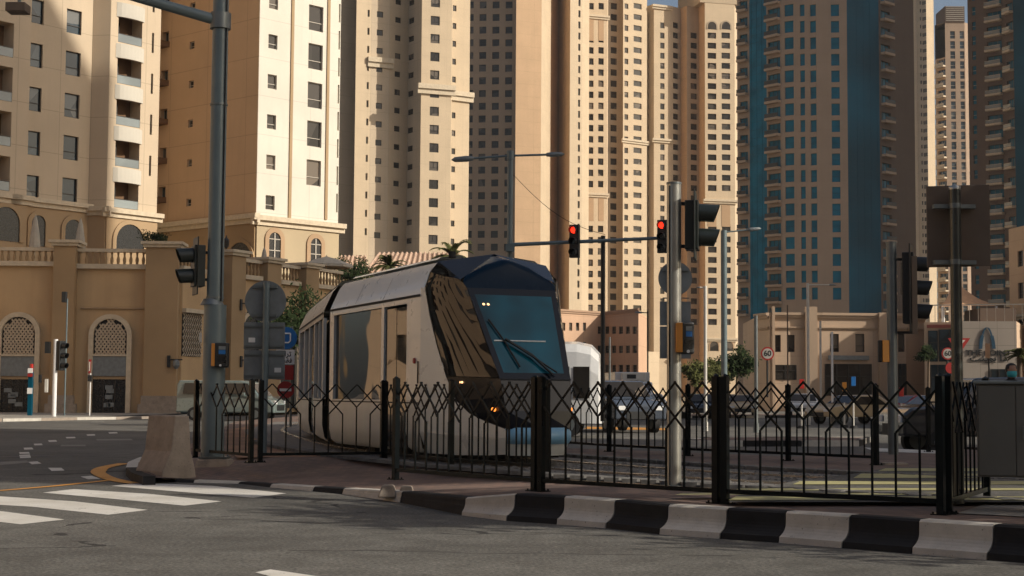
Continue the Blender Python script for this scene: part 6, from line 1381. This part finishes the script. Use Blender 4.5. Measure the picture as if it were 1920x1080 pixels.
# ================================================================== trees and palms
def leafcloud(mb, c, R, n, size, rnd, squash=.8):
    c = Vector(c)
    cl = [c + Vector((rnd.gauss(0, .45) * R, rnd.gauss(0, .45) * R, rnd.gauss(0, .38) * R * squash)) for _ in range(max(6, n // 70))]
    for i in range(n):
        k = cl[rnd.randrange(len(cl))]; p = k + Vector((rnd.gauss(0, 1), rnd.gauss(0, 1), rnd.gauss(0, .8))) * R * .2
        a = Vector((rnd.gauss(0, 1), rnd.gauss(0, 1), rnd.gauss(0, 1))).normalized() * size * rnd.uniform(.6, 1.4); b = a.orthogonal().normalized() * size * .45
        mb.add([p - a, p + b, p + a, p - b], [(0, 1, 2, 3)])
def tree(px, yt, Y, R, label, mat='leaf', n=2600, z0=0, size=.14, grp=None, tr=.14):
    rnd = random.Random(int(px)); b = W(px, 740, Y); t = W(px, yt, Y); o = thing('tree', label, 'tree', (b.x, b.y, z0), group=grp); cz = t.z - R * .75; mb = MB()
    mb.tube((b.x, b.y, z0), (b.x + .1, b.y, cz - R * .3), tr, tr * .6, 8)
    for k in range(6):
        a = k * 1.05; mb.tube((b.x + .1, b.y, cz - R * .3), (b.x + math.cos(a) * R * .55, b.y + math.sin(a) * R * .55, cz + R * .2 * rnd.random()), tr * .5, tr * .15, 6)
    mb.build('trunk', 'bark', o); mb = MB(); leafcloud(mb, (b.x, b.y, cz), R, n, size, rnd); mb.build('crown', mat, o)
def palm(px, yt, Y, R, label, z0=0, mat='leaf2', nf=26, grp='palms'):
    rnd = random.Random(int(px)); b = W(px, 740, Y); t = W(px, yt, Y); cz = t.z - R * .45; o = thing('palm', label, 'palm tree', (b.x, b.y, z0), group=grp); mb = MB(); mb.tube((b.x, b.y, z0), (b.x, b.y, cz), .22, .15, 10); mb.build('trunk', 'bark', o); mb = MB()
    for k in range(nf):
        az = rnd.uniform(0, 6.28); el = rnd.uniform(.0, 1.25); d = Vector((math.cos(az) * math.cos(el), math.sin(az) * math.cos(el), math.sin(el))); pr_ = Vector((b.x, b.y, cz)); L = R * rnd.uniform(.8, 1.1); s_ = 9
        for j in range(s_):
            d2 = (d + Vector((0, 0, -.13 * j))).normalized(); p2 = pr_ + d2 * L / s_; side = d2.cross(Vector((0, 0, 1))).normalized(); mb.tube(pr_, p2, .02, n=4)
            for sg in (-1, 1):
                for e in range(3):
                    m_ = pr_.lerp(p2, e / 3); tip = m_ + side * sg * R * .2 * math.sin(math.pi * (j + 1.2) / (s_ + 1.5)) + d2 * .18 * R + Vector((0, 0, -.06 * R)); wv = d2 * .035 * R; mb.add([m_ - wv, m_ + wv, tip], [(0, 1, 2)])
            pr_ = p2
    mb.build('fronds', mat, o)
palm(845, 460, 128, 2.1, 'palm top showing just above the tram roof by the brown tower'); palm(728, 483, 118, 1.5, 'palm top in front of the clay tiled roof'); tree(655, 482, 116, 1.4, 'dark leafy tree top left of the clay tiled roof', n=1800, size=.12, z0=0)
tree(565, 556, 62, 1.5, 'dark bush like tree between the blue tram sign and the tram', n=2600, size=.10); tree(288, 432, 96, .9, 'small dark shrub on top of the big podium pillar', n=1200, size=.08, z0=9.2, tr=.05)
tree(1380, 660, 120, 1.35, 'round dark tree at the foot of the cream tower', n=2600, size=.16); tree(1302, 680, 118, 1.0, 'low olive tree right of the tall steel signal pole', 'leaf2', n=2200, size=.15); tree(1338, 682, 119, .9, 'low olive shrub tree left of the round dark tree', 'leaf2', n=1600, size=.15)
tree(1740, 650, 128, .8, 'small tree at the corner of the restaurant building', n=1200, size=.12); palm(1912, 655, 100, 1.1, 'small palm at the right edge beside the grey tiled wall')

# ================================================================== added buildings and trees, out of view, for shade, bounce and reflections
def shade_block(x0, x1, y0, y1, h_, label):  # unseen tower added for the shade it casts
    t = Tower('shade_tower', label, 'building', [(Vector((x0, y1)), 0), (Vector((x0, y0)), 0), (Vector((x1, y0)), 0)], h_, wall='brown_wall', back=[Vector((x1, y1))]); 
    for i in (0, 1):
        P = t.face(i); k = 2.0
        while k < P.L - 3: t.cols.setdefault(i, []).append((k, k + 1.6, [(z, z + 1.7) for z in [4 + 3.4 * q for q in range(int((h_ - 6) / 3.4))]], 'rib')); k += 4.2
    t.finish()
shade_block(46, 54, 3.6, 30, 56, 'brown tower added out of view at right to shade the junction')
shade_block(46, 70, 56, 79.5, 103, 'tall brown tower added out of view to shade the podium and left block')
shade_block(46, 70, 79.6, 85, 89, 'lower brown tower added out of view to step the shade on the left block')
shade_block(120, 150, 258, 310, 160, 'tall brown tower added out of view to shade the glass tower')
def bounce_block(pts, back, h_, label, wall):  # unseen block added for warm bounce and for reflections in the glass
    t = Tower('apartment_block', label, 'building', [(Vector(p), 0) for p in pts], h_, wall=wall, back=[Vector(p) for p in back])  # not a block of the street: added out of view for bounce and reflections
    P = t.face(0); k = 2.0
    while k < P.L - 3: t.cols.setdefault(0, []).append((k, k + 2.0, [(z, z + 1.9) for z in [3.5 + 3.6 * q for q in range(int((h_ - 6) / 3.6))]], 'rib')); k += 5.4
    t.finish(); t.band(0, h_ - .5, h_ + .3, .5)
bounce_block([(-54, -10), (-54, 88)], [(-72, 88), (-72, -10)], 36, 'sandy block added out of view at left for reflections and warm bounce', 'brown_wall')
bounce_block([(60, -52), (-60, -52)], [(-60, -70), (60, -70)], 34, 'brown block added behind the viewer for reflections', 'brown_wall')
shade_trees = [((9.3, 12.4), 3.4, 1.5), ((8.6, 13.9), 5.3, 1.5)]  # unseen trees added to shade the cabinet and the brown sign
for (tx, ty), tz, R in shade_trees:
    rnd = random.Random(int(tx * 10)); o = thing('tree', 'tree added out of view to shade the grey cabinet' if R == 1.5 and tz < 4 else 'taller tree added out of view to shade the brown sign back', 'tree', (tx, ty, ZI)); mb = MB(); mb.tube((tx, ty, ZI), (tx, ty, tz), .12, .07, 8); mb.build('trunk', 'bark', o); mb = MB(); leafcloud(mb, (tx, ty, tz), R, 2400, .13, rnd); mb.build('crown', 'leaf', o)

# ================================================================== thin warm haze over the whole place
hz = bpy.data.materials.new('air haze'); hz.use_nodes = True; hn = hz.node_tree; hn.nodes.clear(); ho = hn.nodes.new('ShaderNodeOutputMaterial'); hv = hn.nodes.new('ShaderNodeVolumePrincipled')
hv.inputs['Color'].default_value = (.80, .78, .74, 1); hv.inputs['Density'].default_value = .00018; hv.inputs['Anisotropy'].default_value = .3; hn.links.new(hv.outputs[0], ho.inputs['Volume'])
M['haze'] = hz
mb = MB(); mb.box(-1000, 1000, -120, 1600, -2.5, 195); tag(mb.build('haze', 'haze'), 'thin pale haze hanging over the junction and the towers', 'haze', kind='stuff')
SC.cycles.volume_bounces = 0
